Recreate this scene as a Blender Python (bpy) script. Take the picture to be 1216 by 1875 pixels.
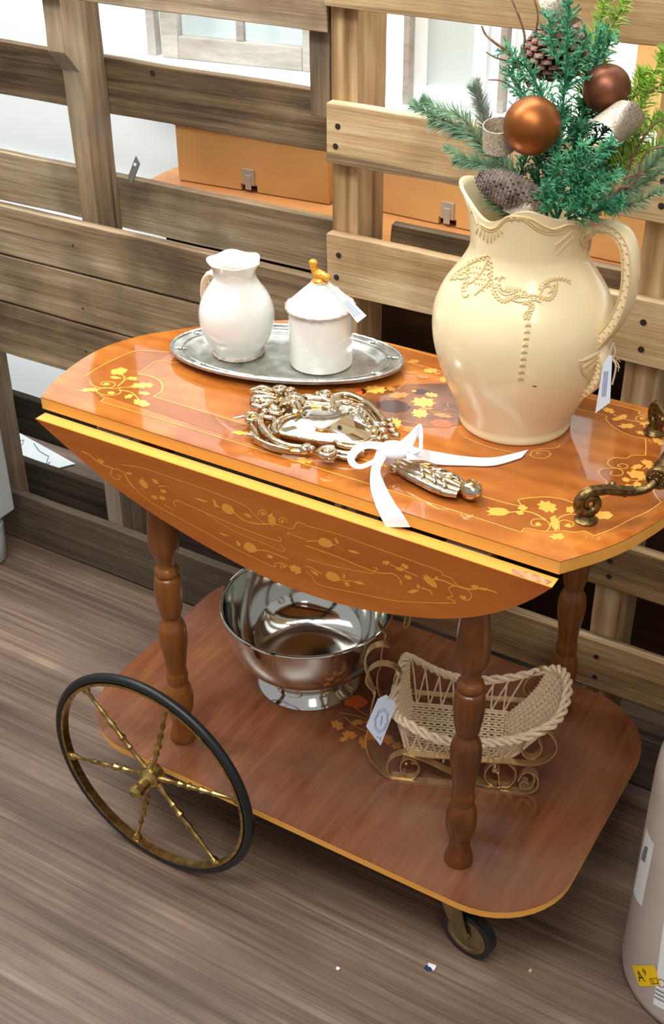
import bpy, bmesh, math, random
import numpy as np
from mathutils import Vector, Matrix, noise
from mathutils.bvhtree import BVHTree

for o in list(bpy.data.objects): bpy.data.objects.remove(o)
SC = bpy.context.scene
COL = SC.collection
R = random.Random(7)

# ------------------------------------------------------------------ camera
FPX, PITCH, ROLL, YAW = 2275.45, 0.5834087, -0.0104012, 0.55004
CAM = np.array([0.68387, -1.05534, 1.48151])
W, HH = 1216, 1875
_cy, _sy, _cp, _sp = math.cos(YAW), math.sin(YAW), math.cos(PITCH), math.sin(PITCH)
FW = np.array([-_sy*_cp, _cy*_cp, -_sp]); _rt = np.array([_cy, _sy, 0.0]); _up = np.cross(_rt, FW)
RT = math.cos(ROLL)*_rt+math.sin(ROLL)*_up; UP = -math.sin(ROLL)*_rt+math.cos(ROLL)*_up
cam = bpy.data.cameras.new('camera'); camo = bpy.data.objects.new('camera', cam); COL.objects.link(camo)
m = Matrix(((RT[0], UP[0], -FW[0], CAM[0]), (RT[1], UP[1], -FW[1], CAM[1]), (RT[2], UP[2], -FW[2], CAM[2]), (0, 0, 0, 1)))
camo.matrix_world = m
cam.sensor_fit = 'HORIZONTAL'; cam.sensor_width = 36.0; cam.lens = 36.0*FPX/W; cam.clip_start = 0.05
SC.camera = camo

# ------------------------------------------------------------------ light and exposure
SC.view_settings.view_transform = 'Standard'; SC.view_settings.look = 'None'
SC.view_settings.exposure = -0.13; SC.view_settings.gamma = 1.0; SC.view_settings.use_curve_mapping = False
wd = bpy.data.worlds.new('world'); SC.world = wd; wd.use_nodes = True
bg = wd.node_tree.nodes['Background']; bg.inputs[0].default_value = (0.97, 0.985, 1.0, 1); bg.inputs[1].default_value = 0.48

def area(name, loc, aim, sx, sy, power, col=(1, 0.97, 0.92)):
    l = bpy.data.lights.new(name, 'AREA'); l.shape = 'RECTANGLE'; l.size = sx; l.size_y = sy; l.energy = power; l.color = col
    o = bpy.data.objects.new(name, l); COL.objects.link(o); o.location = loc
    o.rotation_euler = (Vector(aim)-Vector(loc)).to_track_quat('-Z', 'Y').to_euler(); return o
area('ceiling_lamp', (0.2, -1.2, 2.9), (0.1, 0.1, 0.5), 1.3, 0.5, 44, (1, 0.985, 0.95))
area('ceiling_lamp', (-1.7, -0.3, 2.9), (-0.2, 0.2, 0.4), 0.5, 1.3, 30, (1, 0.985, 0.95))
area('ceiling_lamp', (1.5, -1.7, 2.9), (0.35, 0.0, 0.1), 0.6, 1.3, 26, (1, 0.985, 0.95))
area('ceiling_lamp', (-0.5, 0.55, 2.9), (-0.9, 1.0, 0.5), 3.0, 0.4, 92, (0.97, 0.99, 1.0))

# ------------------------------------------------------------------ pixel -> place helpers (frame 1216 x 1875)
def ray(u, v): return FW+(u-W/2)/FPX*RT-(v-HH/2)/FPX*UP
def onz(u, v, z): d = ray(u, v); return CAM+d*(z-CAM[2])/d[2]
def ony(u, v, y): d = ray(u, v); return CAM+d*(y-CAM[1])/d[1]
def onp(u, v, p0, n): d = ray(u, v); return CAM+d*(np.dot(np.array(p0)-CAM, n)/np.dot(d, n))
def pxm(P): return FPX/np.dot(np.array(P)-CAM, FW)      # pixels per metre at P

# ------------------------------------------------------------------ mesh helpers
class MB:
    def __init__(s): s.v = []; s.f = []
    def add(s, v, f):
        n = len(s.v); s.v += [tuple(map(float, p)) for p in v]; s.f += [tuple(i+n for i in q) for q in f]; return s
    def box(s, x0, x1, y0, y1, z0, z1, M=None):
        v = [(x, y, z) for x in (x0, x1) for y in (y0, y1) for z in (z0, z1)]
        if M is not None: v = [M @ Vector(p) for p in v]
        return s.add(v, [(0, 1, 3, 2), (4, 6, 7, 5), (0, 4, 5, 1), (2, 3, 7, 6), (0, 2, 6, 4), (1, 5, 7, 3)])
    def lathe(s, c, prof, n=32, M=None, caps=True):
        v = []
        for r, z in prof:
            for i in range(n):
                a = 2*math.pi*i/n; p = Vector((r*math.cos(a), r*math.sin(a), z))
                if M is not None: p = M @ p
                v.append((p[0]+c[0], p[1]+c[1], p[2]+c[2]))
        f = [(j*n+i, j*n+(i+1) % n, (j+1)*n+(i+1) % n, (j+1)*n+i) for j in range(len(prof)-1) for i in range(n)]
        if caps: f += [tuple(range(n)), tuple(range(len(prof)*n-n, len(prof)*n))]
        return s.add(v, f)
    def tube(s, P, r, n=6, closed=False, flat=None, up=None):
        """round tube, or a strap when flat=(half width, half thickness) with `up` its width direction"""
        P = [Vector(p) for p in P]; k = len(P)
        if k < 2: return s
        rr = r if hasattr(r, '__len__') else [r]*k
        v = []; ref = None
        for i in range(k):
            a = P[(i-1) % k] if (closed or i > 0) else P[0]; b = P[(i+1) % k] if (closed or i < k-1) else P[-1]
            t = (b-a)
            t = t.normalized() if t.length > 1e-9 else Vector((0, 0, 1))
            if up is not None: nx = Vector(up)-t*Vector(up).dot(t)
            else:
                if ref is None: ref = Vector((0, 0, 1)) if abs(t.z) < .9 else Vector((1, 0, 0))
                nx = ref-t*ref.dot(t)
            if nx.length < 1e-6: nx = t.orthogonal()
            nx.normalize(); ref = nx; ny = t.cross(nx)
            if flat:
                for sx, sy in ((-1, -1), (1, -1), (1, 1), (-1, 1)): v.append(P[i]+nx*sx*flat[0]*rr[i]+ny*sy*flat[1])
            else:
                for j in range(n):
                    an = 2*math.pi*j/n; v.append(P[i]+(nx*math.cos(an)+ny*math.sin(an))*rr[i])
        m_ = 4 if flat else n
        L = k if closed else k-1
        f = [(i*m_+j, i*m_+(j+1) % m_, ((i+1) % k)*m_+(j+1) % m_, ((i+1) % k)*m_+j) for i in range(L) for j in range(m_)]
        if not closed: f += [tuple(range(m_)), tuple(range(k*m_-m_, k*m_))]
        return s.add(v, f)
    def prism(s, P, off):
        """polygon P (3D list) extruded by vector off"""
        n = len(P); off = Vector(off)
        v = [Vector(p) for p in P]+[Vector(p)+off for p in P]
        return s.add(v, [tuple(range(n)), tuple(range(n, 2*n))]+[(i, (i+1) % n, n+(i+1) % n, n+i) for i in range(n)])
    def sphere(s, c, r, n=16, m=10, sc=(1, 1, 1), M=None):
        pr = [(max(1e-5, math.sin(math.pi*j/m)), -math.cos(math.pi*j/m)) for j in range(m+1)]
        S = Matrix.Diagonal((r*sc[0], r*sc[1], r*sc[2])); T = (M @ S) if M is not None else S
        return s.lathe(c, pr, n, T)
    def build(s, name, mat, parent=None, smooth=True, bevel=0, ang=40, label=None, kind=None):
        off = Vector(parent['_at']) if parent is not None and '_at' in parent else Vector((0, 0, 0))
        me = bpy.data.meshes.new(name)
        me.from_pydata([(p[0]-off.x, p[1]-off.y, p[2]-off.z) for p in s.v], [], s.f)
        bm = bmesh.new(); bm.from_mesh(me)
        bmesh.ops.remove_doubles(bm, verts=bm.verts, dist=1e-6)
        bmesh.ops.recalc_face_normals(bm, faces=bm.faces)
        if smooth:
            for f in bm.faces: f.smooth = True
            lim = math.radians(ang)
            for e in bm.edges:
                if len(e.link_faces) == 2 and e.calc_face_angle(0) > lim: e.smooth = False
        bm.to_mesh(me); bm.free()
        me.materials.append(mat)
        o = bpy.data.objects.new(name, me); COL.objects.link(o)
        if parent is not None: o.parent = parent; o['_at'] = tuple(off)
        if bevel:
            b = o.modifiers.new('bevel', 'BEVEL'); b.width = bevel; b.segments = 2; b.limit_method = 'ANGLE'
        if label: o['label'] = label
        if kind: o['kind'] = kind
        return o
def thing(name, label, cat, at=(0, 0, 0), group=None):
    o = bpy.data.objects.new(name, None); COL.objects.link(o); o.location = at; o['_at'] = tuple(map(float, at))
    o.empty_display_size = .05; o['label'] = label; o['category'] = cat
    if group: o['group'] = group
    return o
def tag(o, label, cat, group=None):
    o['label'] = label; o['category'] = cat
    if group: o['group'] = group
    return o
def cr(P, k=6, closed=False):
    """Catmull-Rom through points"""
    P = [np.array(p, float) for p in P]; n = len(P); out = []
    L = n if closed else n-1
    for i in range(L):
        g = lambda j: P[j % n] if closed else P[min(max(j, 0), n-1)]
        a, b, c, d = g(i-1), g(i), g(i+1), g(i+2)
        for q in range(k):
            t = q/k; out.append(.5*((2*b)+(-a+c)*t+(2*a-5*b+4*c-d)*t*t+(-a+3*b-3*c+d)*t**3))
    if not closed: out.append(P[-1])
    return out
def circle(c, r, ax1, ax2, n=32): return [np.array(c)+r*(math.cos(2*math.pi*i/n)*np.array(ax1)+math.sin(2*math.pi*i/n)*np.array(ax2)) for i in range(n)]

# ------------------------------------------------------------------ materials
def lin(c):
    f = lambda x: x/12.92 if x <= .04045 else ((x+.055)/1.055)**2.4
    return tuple(f(x/255) for x in c)+(1,)
def mat(name, col=(200, 200, 200), rough=.5, metal=0, coat=0, spec=None, trans=0, emit=None, bump=None, bscale=60, sss=0, vary=None, aniso=0):
    mt = bpy.data.materials.new(name); mt.use_nodes = True; nt = mt.node_tree; b = nt.nodes['Principled BSDF']
    b.inputs['Base Color'].default_value = lin(col); b.inputs['Roughness'].default_value = rough; b.inputs['Metallic'].default_value = metal
    b.inputs['Coat Weight'].default_value = coat; b.inputs['Coat Roughness'].default_value = .05
    b.inputs['Transmission Weight'].default_value = trans
    if spec is not None: b.inputs['Specular IOR Level'].default_value = spec
    if sss: b.inputs['Subsurface Weight'].default_value = sss; b.inputs['Subsurface Radius'].default_value = (.01, .008, .006)
    if emit: b.inputs['Emission Color'].default_value = lin(col); b.inputs['Emission Strength'].default_value = emit
    if bump or vary:
        tc = nt.nodes.new('ShaderNodeTexCoord'); n = nt.nodes.new('ShaderNodeTexNoise'); n.inputs['Scale'].default_value = bscale; n.inputs['Detail'].default_value = 6
        nt.links.new(tc.outputs['Object'], n.inputs['Vector'])
        if bump:
            bp = nt.nodes.new('ShaderNodeBump'); bp.inputs['Strength'].default_value = bump; bp.inputs['Distance'].default_value = .002
            nt.links.new(n.outputs['Fac'], bp.inputs['Height']); nt.links.new(bp.outputs['Normal'], b.inputs['Normal'])
        if vary:
            r = ramp(nt, [(.35, col), (.65, vary)]); nt.links.new(n.outputs['Fac'], r.inputs[0]); nt.links.new(r.outputs[0], b.inputs['Base Color'])
    return mt
def ramp(nt, stops):
    r = nt.nodes.new('ShaderNodeValToRGB'); e = r.color_ramp.elements
    while len(e) < len(stops): e.new(.5)
    for i, (p, c) in enumerate(stops): e[i].position = p; e[i].color = lin(c) if len(c) == 3 else c
    return r
def wood(name, stops, axis='x', scale=6, stretch=14, rough=.75, bump=.5, fine=1.0, stain=None, stain_amt=.5, coat=0, wav=0, rnd=.35, spec=.3, knots=0, distort=.6):
    """grain along `axis`: colour ramp over stretched noise, fine fibres, blotchy stains, small relief"""
    mt = bpy.data.materials.new(name); mt.use_nodes = True; nt = mt.node_tree; N = nt.nodes.new; L = nt.links.new
    b = nt.nodes['Principled BSDF']; b.inputs['Roughness'].default_value = rough; b.inputs['Specular IOR Level'].default_value = spec
    b.inputs['Coat Weight'].default_value = coat; b.inputs['Coat Roughness'].default_value = .03
    tc = N('ShaderNodeTexCoord'); oi = N('ShaderNodeObjectInfo')
    mul = N('ShaderNodeVectorMath'); mul.operation = 'SCALE'; mul.inputs[0].default_value = (3.7, 5.1, 4.3); L(oi.outputs['Random'], mul.inputs['Scale'])
    add = N('ShaderNodeVectorMath'); add.operation = 'ADD'; L(tc.outputs['Object'], add.inputs[0]); L(mul.outputs[0], add.inputs[1])
    def mapped(s, st):
        mp = N('ShaderNodeMapping'); sc = [s, s, s]; sc['xyz'.index(axis)] = s/st
        mp.inputs['Scale'].default_value = sc; L(add.outputs[0], mp.inputs['Vector']); return mp
    n1 = N('ShaderNodeTexNoise'); n1.inputs['Scale'].default_value = 1; n1.inputs['Detail'].default_value = 5; n1.inputs['Distortion'].default_value = distort; n1.inputs['Roughness'].default_value = .6
    L(mapped(scale, stretch*.35).outputs[0], n1.inputs['Vector'])
    n2 = N('ShaderNodeTexNoise'); n2.inputs['Scale'].default_value = 1; n2.inputs['Detail'].default_value = 8; n2.inputs['Roughness'].default_value = .7
    L(mapped(scale*9, stretch*2).outputs[0], n2.inputs['Vector'])
    n3 = N('ShaderNodeTexNoise'); n3.inputs['Scale'].default_value = 7; n3.inputs['Detail'].default_value = 6; L(add.outputs[0], n3.inputs['Vector'])
    mx = N('ShaderNodeMath'); mx.operation = 'MULTIPLY_ADD'; mx.inputs[1].default_value = .55*fine; L(n2.outputs['Fac'], mx.inputs[0])
    m2 = N('ShaderNodeMath'); m2.operation = 'MULTIPLY_ADD'; m2.inputs[1].default_value = .9; m2.inputs[2].default_value = .05-.275*fine; L(n1.outputs['Fac'], m2.inputs[0]); L(m2.outputs[0], mx.inputs[2])
    last = mx
    if wav:
        wv = N('ShaderNodeTexWave'); wv.wave_type = 'BANDS'; wv.bands_direction = {'x': 'Y', 'y': 'X', 'z': 'X'}[axis]; wv.inputs['Scale'].default_value = 1; wv.inputs['Distortion'].default_value = 7; wv.inputs['Detail'].default_value = 3
        L(mapped(scale*1.5, stretch).outputs[0], wv.inputs['Vector'])
        m3 = N('ShaderNodeMath'); m3.operation = 'MULTIPLY_ADD'; m3.inputs[1].default_value = wav; L(wv.outputs['Fac'], m3.inputs[0])
        m4 = N('ShaderNodeMath'); m4.operation = 'SUBTRACT'; m4.inputs[1].default_value = wav*.5; L(mx.outputs[0], m4.inputs[0]); L(m4.outputs[0], m3.inputs[2]); last = m3
    if rnd:
        m5 = N('ShaderNodeMath'); m5.operation = 'MULTIPLY_ADD'; m5.inputs[1].default_value = rnd; L(oi.outputs['Random'], m5.inputs[0])
        m6 = N('ShaderNodeMath'); m6.operation = 'SUBTRACT'; m6.inputs[1].default_value = rnd*.5; L(last.outputs[0], m6.inputs[0]); L(m6.outputs[0], m5.inputs[2]); last = m5
    rp = ramp(nt, stops); L(last.outputs[0], rp.inputs[0]); out = rp.outputs[0]
    if stain:
        mr = ramp(nt, [(.45, (0, 0, 0)), (.68, (255, 255, 255))]); L(n3.outputs['Fac'], mr.inputs[0])
        k = N('ShaderNodeMath'); k.operation = 'MULTIPLY'; k.inputs[1].default_value = stain_amt; L(mr.outputs[0], k.inputs[0])
        mc = N('ShaderNodeMix'); mc.data_type = 'RGBA'; L(k.outputs[0], mc.inputs['Factor']); L(out, mc.inputs[6]); mc.inputs[7].default_value = lin(stain); out = mc.outputs[2]
    if knots:
        vo = N('ShaderNodeTexVoronoi'); vo.inputs['Scale'].default_value = 1; mpk = mapped(4.5, 2.2); L(mpk.outputs[0], vo.inputs['Vector'])
        kr = ramp(nt, [(.03, (255, 255, 255)), (.09, (90, 90, 90)), (.16, (0, 0, 0))]); L(vo.outputs['Distance'], kr.inputs[0])
        kc = N('ShaderNodeMix'); kc.data_type = 'RGBA'; kf = N('ShaderNodeMath'); kf.operation = 'MULTIPLY'; kf.inputs[1].default_value = knots; L(kr.outputs[0], kf.inputs[0]); L(kf.outputs[0], kc.inputs['Factor']); L(out, kc.inputs[6]); kc.inputs[7].default_value = lin((52, 36, 24)); out = kc.outputs[2]
        cr_n = N('ShaderNodeTexNoise'); cr_n.inputs['Scale'].default_value = 1; cr_n.inputs['Detail'].default_value = 3; L(mapped(scale*5, stretch*3.5).outputs[0], cr_n.inputs['Vector'])
        cr_r = ramp(nt, [(.30, (255, 255, 255)), (.37, (0, 0, 0))]); L(cr_n.outputs['Fac'], cr_r.inputs[0])
        c2_ = N('ShaderNodeMix'); c2_.data_type = 'RGBA'; c2f = N('ShaderNodeMath'); c2f.operation = 'MULTIPLY'; c2f.inputs[1].default_value = .7; L(cr_r.outputs[0], c2f.inputs[0]); L(c2f.outputs[0], c2_.inputs['Factor']); L(out, c2_.inputs[6]); c2_.inputs[7].default_value = lin((56, 42, 30)); out = c2_.outputs[2]
    L(out, b.inputs['Base Color'])
    if bump:
        bp = N('ShaderNodeBump'); bp.inputs['Strength'].default_value = bump; bp.inputs['Distance'].default_value = .003
        L(n2.outputs['Fac'], bp.inputs['Height']); L(bp.outputs['Normal'], b.inputs['Normal'])
    return mt

GREYW = [(.2, (68, 50, 34)), (.38, (118, 96, 70)), (.55, (152, 128, 98)), (.8, (190, 170, 140))]
TANW = [(.2, (108, 78, 46)), (.38, (164, 130, 88)), (.55, (196, 164, 120)), (.8, (226, 202, 162))]
M = dict(
    pal_grey=wood('weathered_pallet_wood', GREYW, 'x', 8, 16, .85, 1.0, fine=1.5, stain=(84, 66, 48), stain_amt=.7, knots=.75),
    pal_greyz=wood('weathered_stringer_wood', GREYW, 'z', 8, 14, .85, 1.0, fine=1.3, stain=(128, 120, 112), stain_amt=.7, knots=.75),
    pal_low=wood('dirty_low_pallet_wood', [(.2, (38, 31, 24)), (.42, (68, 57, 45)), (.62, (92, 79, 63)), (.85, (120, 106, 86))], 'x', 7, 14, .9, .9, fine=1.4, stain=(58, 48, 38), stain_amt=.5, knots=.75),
    pal_tan=wood('pale_pallet_wood', TANW, 'x', 8, 14, .8, 1.0, fine=1.3, wav=.22, stain=(140, 108, 72), stain_amt=.6, knots=.75),
    pal_tanz=wood('pale_stringer_wood', TANW, 'z', 8, 14, .8, .9, fine=1.3, wav=.2, stain=(150, 120, 84), stain_amt=.3, knots=.75),
    nail=mat('nail_hole', (40, 30, 24), .8),
    floor=wood('floor_vinyl', [(.22, (60, 46, 36)), (.42, (98, 79, 65)), (.58, (120, 99, 83)), (.82, (154, 133, 114))], 'x', 15, 34, .42, .08, fine=1.7, distort=.2, stain=(92, 74, 64), stain_amt=.5, rnd=0, spec=.4),
    white=mat('white_paint', (244, 250, 250), .6),
    veneer=wood('honey_veneer', [(.18, (112, 56, 18)), (.4, (162, 90, 34)), (.6, (190, 114, 46)), (.82, (218, 148, 76))], 'x', 7, 2.6, .07, 0, fine=.45, rnd=0, spec=.6, wav=.1, stain=(160, 84, 28), stain_amt=.45, coat=.4, distort=1.2),
    veneer_leaf=wood('leaf_veneer', [(.15, (122, 54, 12)), (.4, (154, 76, 20)), (.6, (172, 92, 28)), (.85, (194, 112, 42))], 'x', 8, 12, .16, 0, fine=.5, rnd=0, spec=.5, coat=.2),
    edge=wood('edge_band', [(.2, (212, 140, 56)), (.5, (234, 166, 76)), (.8, (246, 188, 100))], 'x', 10, 20, .3, 0, fine=.5, rnd=.1, spec=.4),
    shelf=wood('shelf_veneer', [(.18, (70, 34, 16)), (.4, (108, 60, 34)), (.6, (130, 80, 50)), (.82, (162, 110, 76))], 'y', 12, 9, .24, .02, fine=1.0, rnd=0, spec=.5, stain=(128, 92, 74), stain_amt=.45),
    dark_ground=wood('dark_marquetry_ground', [(.2, (128, 66, 20)), (.5, (156, 86, 32)), (.8, (178, 104, 46))], 'x', 12, 5, .1, 0, fine=.5, rnd=0, spec=.5, coat=.3),
    bouquet_ground=mat('bouquet_ground', (104, 60, 32), .1, coat=.3, bscale=30, vary=(146, 88, 46)),
    inlay=mat('inlay_maple', (236, 172, 78), .12, coat=.3),
    inlay2=mat('inlay_leaf_maple', (214, 140, 52), .2, coat=.2),
    inlay_red=mat('inlay_red', (206, 96, 44), .12, coat=.3),
    inlay_plum=mat('inlay_plum', (70, 34, 24), .12, coat=.3),
    inlay_tan=mat('inlay_tan', (196, 130, 62), .12, coat=.3),
    inlay_shelf=mat('inlay_shelf', (176, 112, 50), .3),
    leg=wood('turned_wood', [(.2, (66, 34, 12)), (.45, (108, 60, 22)), (.65, (132, 78, 30)), (.85, (156, 98, 44))], 'z', 14, 12, .28, .03, fine=.7, rnd=.15, spec=.5),
    brass=mat('aged_brass', (206, 178, 112), .3, 1, bump=.25, bscale=90, vary=(150, 126, 74)),
    brass2=mat('brass_strap', (226, 196, 146), .38, .85, vary=(196, 164, 114), bscale=40),
    bronze=mat('antique_handle_brass', (140, 116, 72), .38, 1, bump=.5, bscale=160, vary=(84, 68, 42)),
    castor=mat('castor_brass', (158, 140, 100), .36, .9, vary=(128, 112, 78), bscale=30),
    rubber=mat('black_rubber', (22, 26, 28), .4),
    steel=mat('dark_steel', (128, 130, 126), .45, .6),
    silver=mat('polished_silver', (214, 214, 206), .09, 1, bump=.06, bscale=14),
    traym=mat('tarnished_silver', (206, 206, 198), .3, .85, bump=.15, bscale=60, vary=(164, 164, 156)),
    frame=mat('silver_gilt', (214, 208, 196), .17, 1, bump=.3, bscale=120, vary=(196, 158, 92)),
    glassm=mat('mirror_glass', (235, 238, 236), .02, 1),
    cream=mat('cream_glaze', (234, 214, 170), .28, coat=.3, bump=.04, bscale=30),
    creamd=mat('cream_glaze_relief', (216, 190, 138), .35, coat=.2, bump=.2, bscale=140),
    porcelain=mat('white_glaze', (236, 236, 228), .16, coat=.4, bump=.05, bscale=22),
    taupe=mat('taupe_rim_glaze', (160, 144, 130), .4, bump=.5, bscale=160, vary=(204, 192, 176)),
    gold=mat('yellow_gold_glaze', (226, 160, 44), .3, .35, coat=.4),
    tagm=mat('pale_tag', (214, 226, 242), .6),
    ink=mat('grey_ink', (120, 132, 160), .7),
    inkb=mat('black_ink', (20, 20, 20), .7),
    twine=mat('twine', (206, 180, 150), .9),
    ribbon=mat('white_satin', (246, 247, 252), .38, sss=.05),
    glitter=mat('champagne_glitter', (226, 212, 192), .45, .3, bump=.5, bscale=500, vary=(160, 142, 120)),
    bauble=mat('bronze_bauble', (150, 88, 42), .4, .8),
    bauble2=mat('copper_bauble', (122, 74, 52), .42, .7),
    cone=mat('pinecone_scale', (96, 62, 44), .6, bscale=120, vary=(140, 104, 84), bump=.4),
    cone2=mat('frosted_pinecone_scale', (92, 70, 62), .45, bscale=45, vary=(176, 162, 152), bump=.3),
    twig=mat('twig_bark', (96, 66, 46), .8, bump=.5, bscale=200, vary=(140, 106, 78)),
    cedar=mat('cedar_green', (36, 122, 82), .5, vary=(92, 168, 122), bscale=60),
    cedar_d=mat('dark_cedar_green', (14, 70, 46), .6, vary=(36, 112, 66), bscale=60),
    spruce=mat('dusty_spruce_green', (104, 152, 116), .55, vary=(164, 192, 156), bscale=60),
    spruce_p=mat('frosted_spruce_green', (124, 150, 128), .55, vary=(186, 186, 178), bscale=60),
    fern=mat('yellow_green_fern', (122, 168, 52), .5, vary=(178, 204, 92), bscale=60),
    wicker=mat('bleached_wicker', (246, 226, 194), .6, bump=.4, bscale=260, vary=(228, 202, 164)),
    boxw=wood('drawer_box_wood', [(.2, (196, 146, 84)), (.5, (214, 166, 102)), (.8, (226, 182, 122))], 'x', 3, 8, .5, .05, fine=.4, rnd=.15, stain=(222, 168, 116), stain_amt=.4),
    sidetop=wood('sideboard_top_wood', [(.2, (156, 100, 56)), (.5, (190, 132, 80)), (.8, (212, 160, 108))], 'x', 5, 16, .22, .03, fine=.6, rnd=0),
    dark=wood('dark_sideboard_wood', [(.2, (34, 18, 8)), (.5, (52, 30, 14)), (.8, (72, 44, 20))], 'x', 4, 10, .5, .05, rnd=0),
    sash_grey=wood('weathered_sash_wood', [(.2, (128, 118, 104)), (.5, (172, 166, 156)), (.8, (206, 202, 194))], 'x', 9, 8, .8, .4, rnd=.1, stain=(120, 96, 72), stain_amt=.25),
    glass=mat('window_glass', (240, 250, 250), .02),
    pane=mat('sash_pane', (196, 208, 206), .2),
    canm=mat('grey_translucent_plastic', (204, 190, 180), .38, spec=.5, bscale=4, vary=(182, 168, 158)),
    yellow=mat('yellow_sticker', (250, 206, 20), .45),
    paper=mat('white_label_paper', (238, 238, 234), .6),
    blue=mat('navy_scrap', (38, 60, 110), .6),
    furn=mat('pale_grey_paint', (196, 204, 200), .5, bump=.3, bscale=30),
    clasp=mat('dull_steel_clasp', (186, 184, 174), .45, .5, bump=.5, bscale=90),
)
_nt = M['glass'].node_tree; _b = _nt.nodes['Principled BSDF']; _t = _nt.nodes.new('ShaderNodeBsdfTransparent'); _t.inputs[0].default_value = (.97, .99, .99, 1); _g = _nt.nodes.new('ShaderNodeBsdfGlossy'); _g.inputs['Roughness'].default_value = .02
_x = _nt.nodes.new('ShaderNodeMixShader'); _x.inputs[0].default_value = .06; _nt.links.new(_t.outputs[0], _x.inputs[1]); _nt.links.new(_g.outputs[0], _x.inputs[2]); _nt.links.new(_x.outputs[0], _nt.nodes['Material Output'].inputs[0]); _nt.nodes.remove(_b)
#===STRUCTURE
# ------------------------------------------------------------------ setting
o = MB().box(-6, 5, -4.5, 3.2, -.05, 0).build('floor', M['floor'], smooth=False); o['kind'] = 'structure'
o = MB().box(-6, 5, 1.12, 1.20, 0, 2.9).build('wall_back', M['white'], smooth=False); o['kind'] = 'structure'
o = MB().box(-6, 5, 1.108, 1.12, 0, .08).build('baseboard_back', M['white'], smooth=False); o['kind'] = 'structure'
o = MB().box(-1.02, 3.0, .94, 1.12, .835, .86).build('trim_1', M['white'], bevel=.003, smooth=False); o['kind'] = 'structure'

# ------------------------------------------------------------------ pallets
def board(parent, name, x0, x1, y0, y1, z0, z1, mt, seed, along='x', rag=.0011, notch=None, ends=(0, 0), label=None):
    """a sawn board: slightly wavy edges, split ends"""
    r = random.Random(seed); mb = MB(); L = (x1-x0) if along == 'x' else (z1-z0); n = max(4, int(L/.035))
    v = []
    for i in range(n+1):
        t = i/n; e = [noise.noise(Vector((t*L*7+seed*3.1, k*5.3, seed)))*rag*1.6+(r.random()-.5)*rag*.5 for k in range(6)]
        if along == 'x':
            x = x0+(x1-x0)*t; ya = y0+e[4]*.4; zt = z1+e[0]; zb = z0+e[1]
            dx = [0]*4
            if i == 0: dx = [ends[0]*(r.random()-.5) for _ in range(4)]
            if i == n: dx = [ends[1]*(r.random()-.5) for _ in range(4)]
            v += [(x+dx[0], ya, zb), (x+dx[1], y1, zb), (x+dx[2], y1, zt), (x+dx[3], ya, zt)]
        else:
            z = z0+(z1-z0)*t; ya = y0+e[4]
            if notch and notch[0] < z < notch[1]: ya = y0+notch[2]*min(1, (z-notch[0])/.02, (notch[1]-z)/.012+.3)
            v += [(x0+e[0], ya, z), (x1+e[1], ya, z), (x1+e[2], y1, z), (x0+e[3], y1, z)]
    f = [(i*4+j, i*4+(j+1) % 4, i*4+4+(j+1) % 4, i*4+4+j) for i in range(n) for j in range(4)]+[(0, 1, 2, 3), tuple(n*4+j for j in range(4))]
    mb.add(v, f)
    return mb.build(name, mt, parent, bevel=.0012, ang=30, label=label)
def nails(parent, pts, y, r=.0035):
    for x, z in pts:
        mb = MB().lathe((x, y, z), [(r*.2, .0006), (r, .0004), (r*1.1, -.0035)], 8, Matrix.Rotation(math.pi/2, 3, 'X'))
        mb.build('nail', M['nail'], parent)
YL = .435; YB = .545
pl = thing('wooden_pallet', 'grey weathered wooden pallet standing upright behind the left side of the tea trolley', 'pallet', (-.85, .49, 0))
LX0, LX1 = -1.62, -.233
zs_front = [(1.099, 1.20), (.652, .741), (.556, .6475), (.447, .551), (.004, .120)]
for i, (a, b) in enumerate(zs_front):
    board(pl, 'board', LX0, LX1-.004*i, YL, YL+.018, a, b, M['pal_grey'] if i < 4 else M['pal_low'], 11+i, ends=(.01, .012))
def zat(u, v, y): return ony(u, v, y)[2]
back = [(zat(224, 212, YB), zat(216, 110, YB)), (zat(240, 420, YB), zat(240, 328, YB)), (zat(0, 775, YB)-.01, zat(0, 715, YB)), (zat(60, 850, YB)-.10, zat(60, 850, YB))]
for i, (a, b) in enumerate(back):
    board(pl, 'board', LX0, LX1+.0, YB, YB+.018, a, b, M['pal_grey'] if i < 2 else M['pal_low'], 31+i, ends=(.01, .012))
xa = ony(110, 0, YL+.018)[0]; xb = ony(112, 0, YL+.018)[0]
def stringer(parent, x0, x1, y0, y1, z0, z1, mt, seed, notch=None, label=None): return board(parent, 'stringer', x0, x1, y0, y1, z0, z1, mt, seed, 'z', .0016, notch, label=label)
sx = ony(75, 0, YL+.018)[0]
stringer(pl, sx, sx+.036, YL+.0185, YB-.0005, .02, 1.19, M['pal_greyz'], 51, (.60, .985, .03))
sr = ony(567, 150, YL+.018)[0]
stringer(pl, sr, sr+.034, YL+.0185, YB-.0005, zat(580, 214, YL+.018), 1.19, M['pal_greyz'], 52, label='short broken-off end stringer')
s9 = ony(206, 920, YL+.018)[0]
stringer(pl, s9-.36, s9-.325, YL+.0185, YB-.0005, .02, .73, M['pal_greyz'], 55)
nails(pl, [(sx+.018, .70), (sx+.022, .585), (sx+.016, .50)], YL-.0004, .002)
nails(pl, [(ony(548/1.96, 262/1.96, YB)[0], zat(548/1.96, 262/1.96, YB))], YB-.0008, .005)
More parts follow.
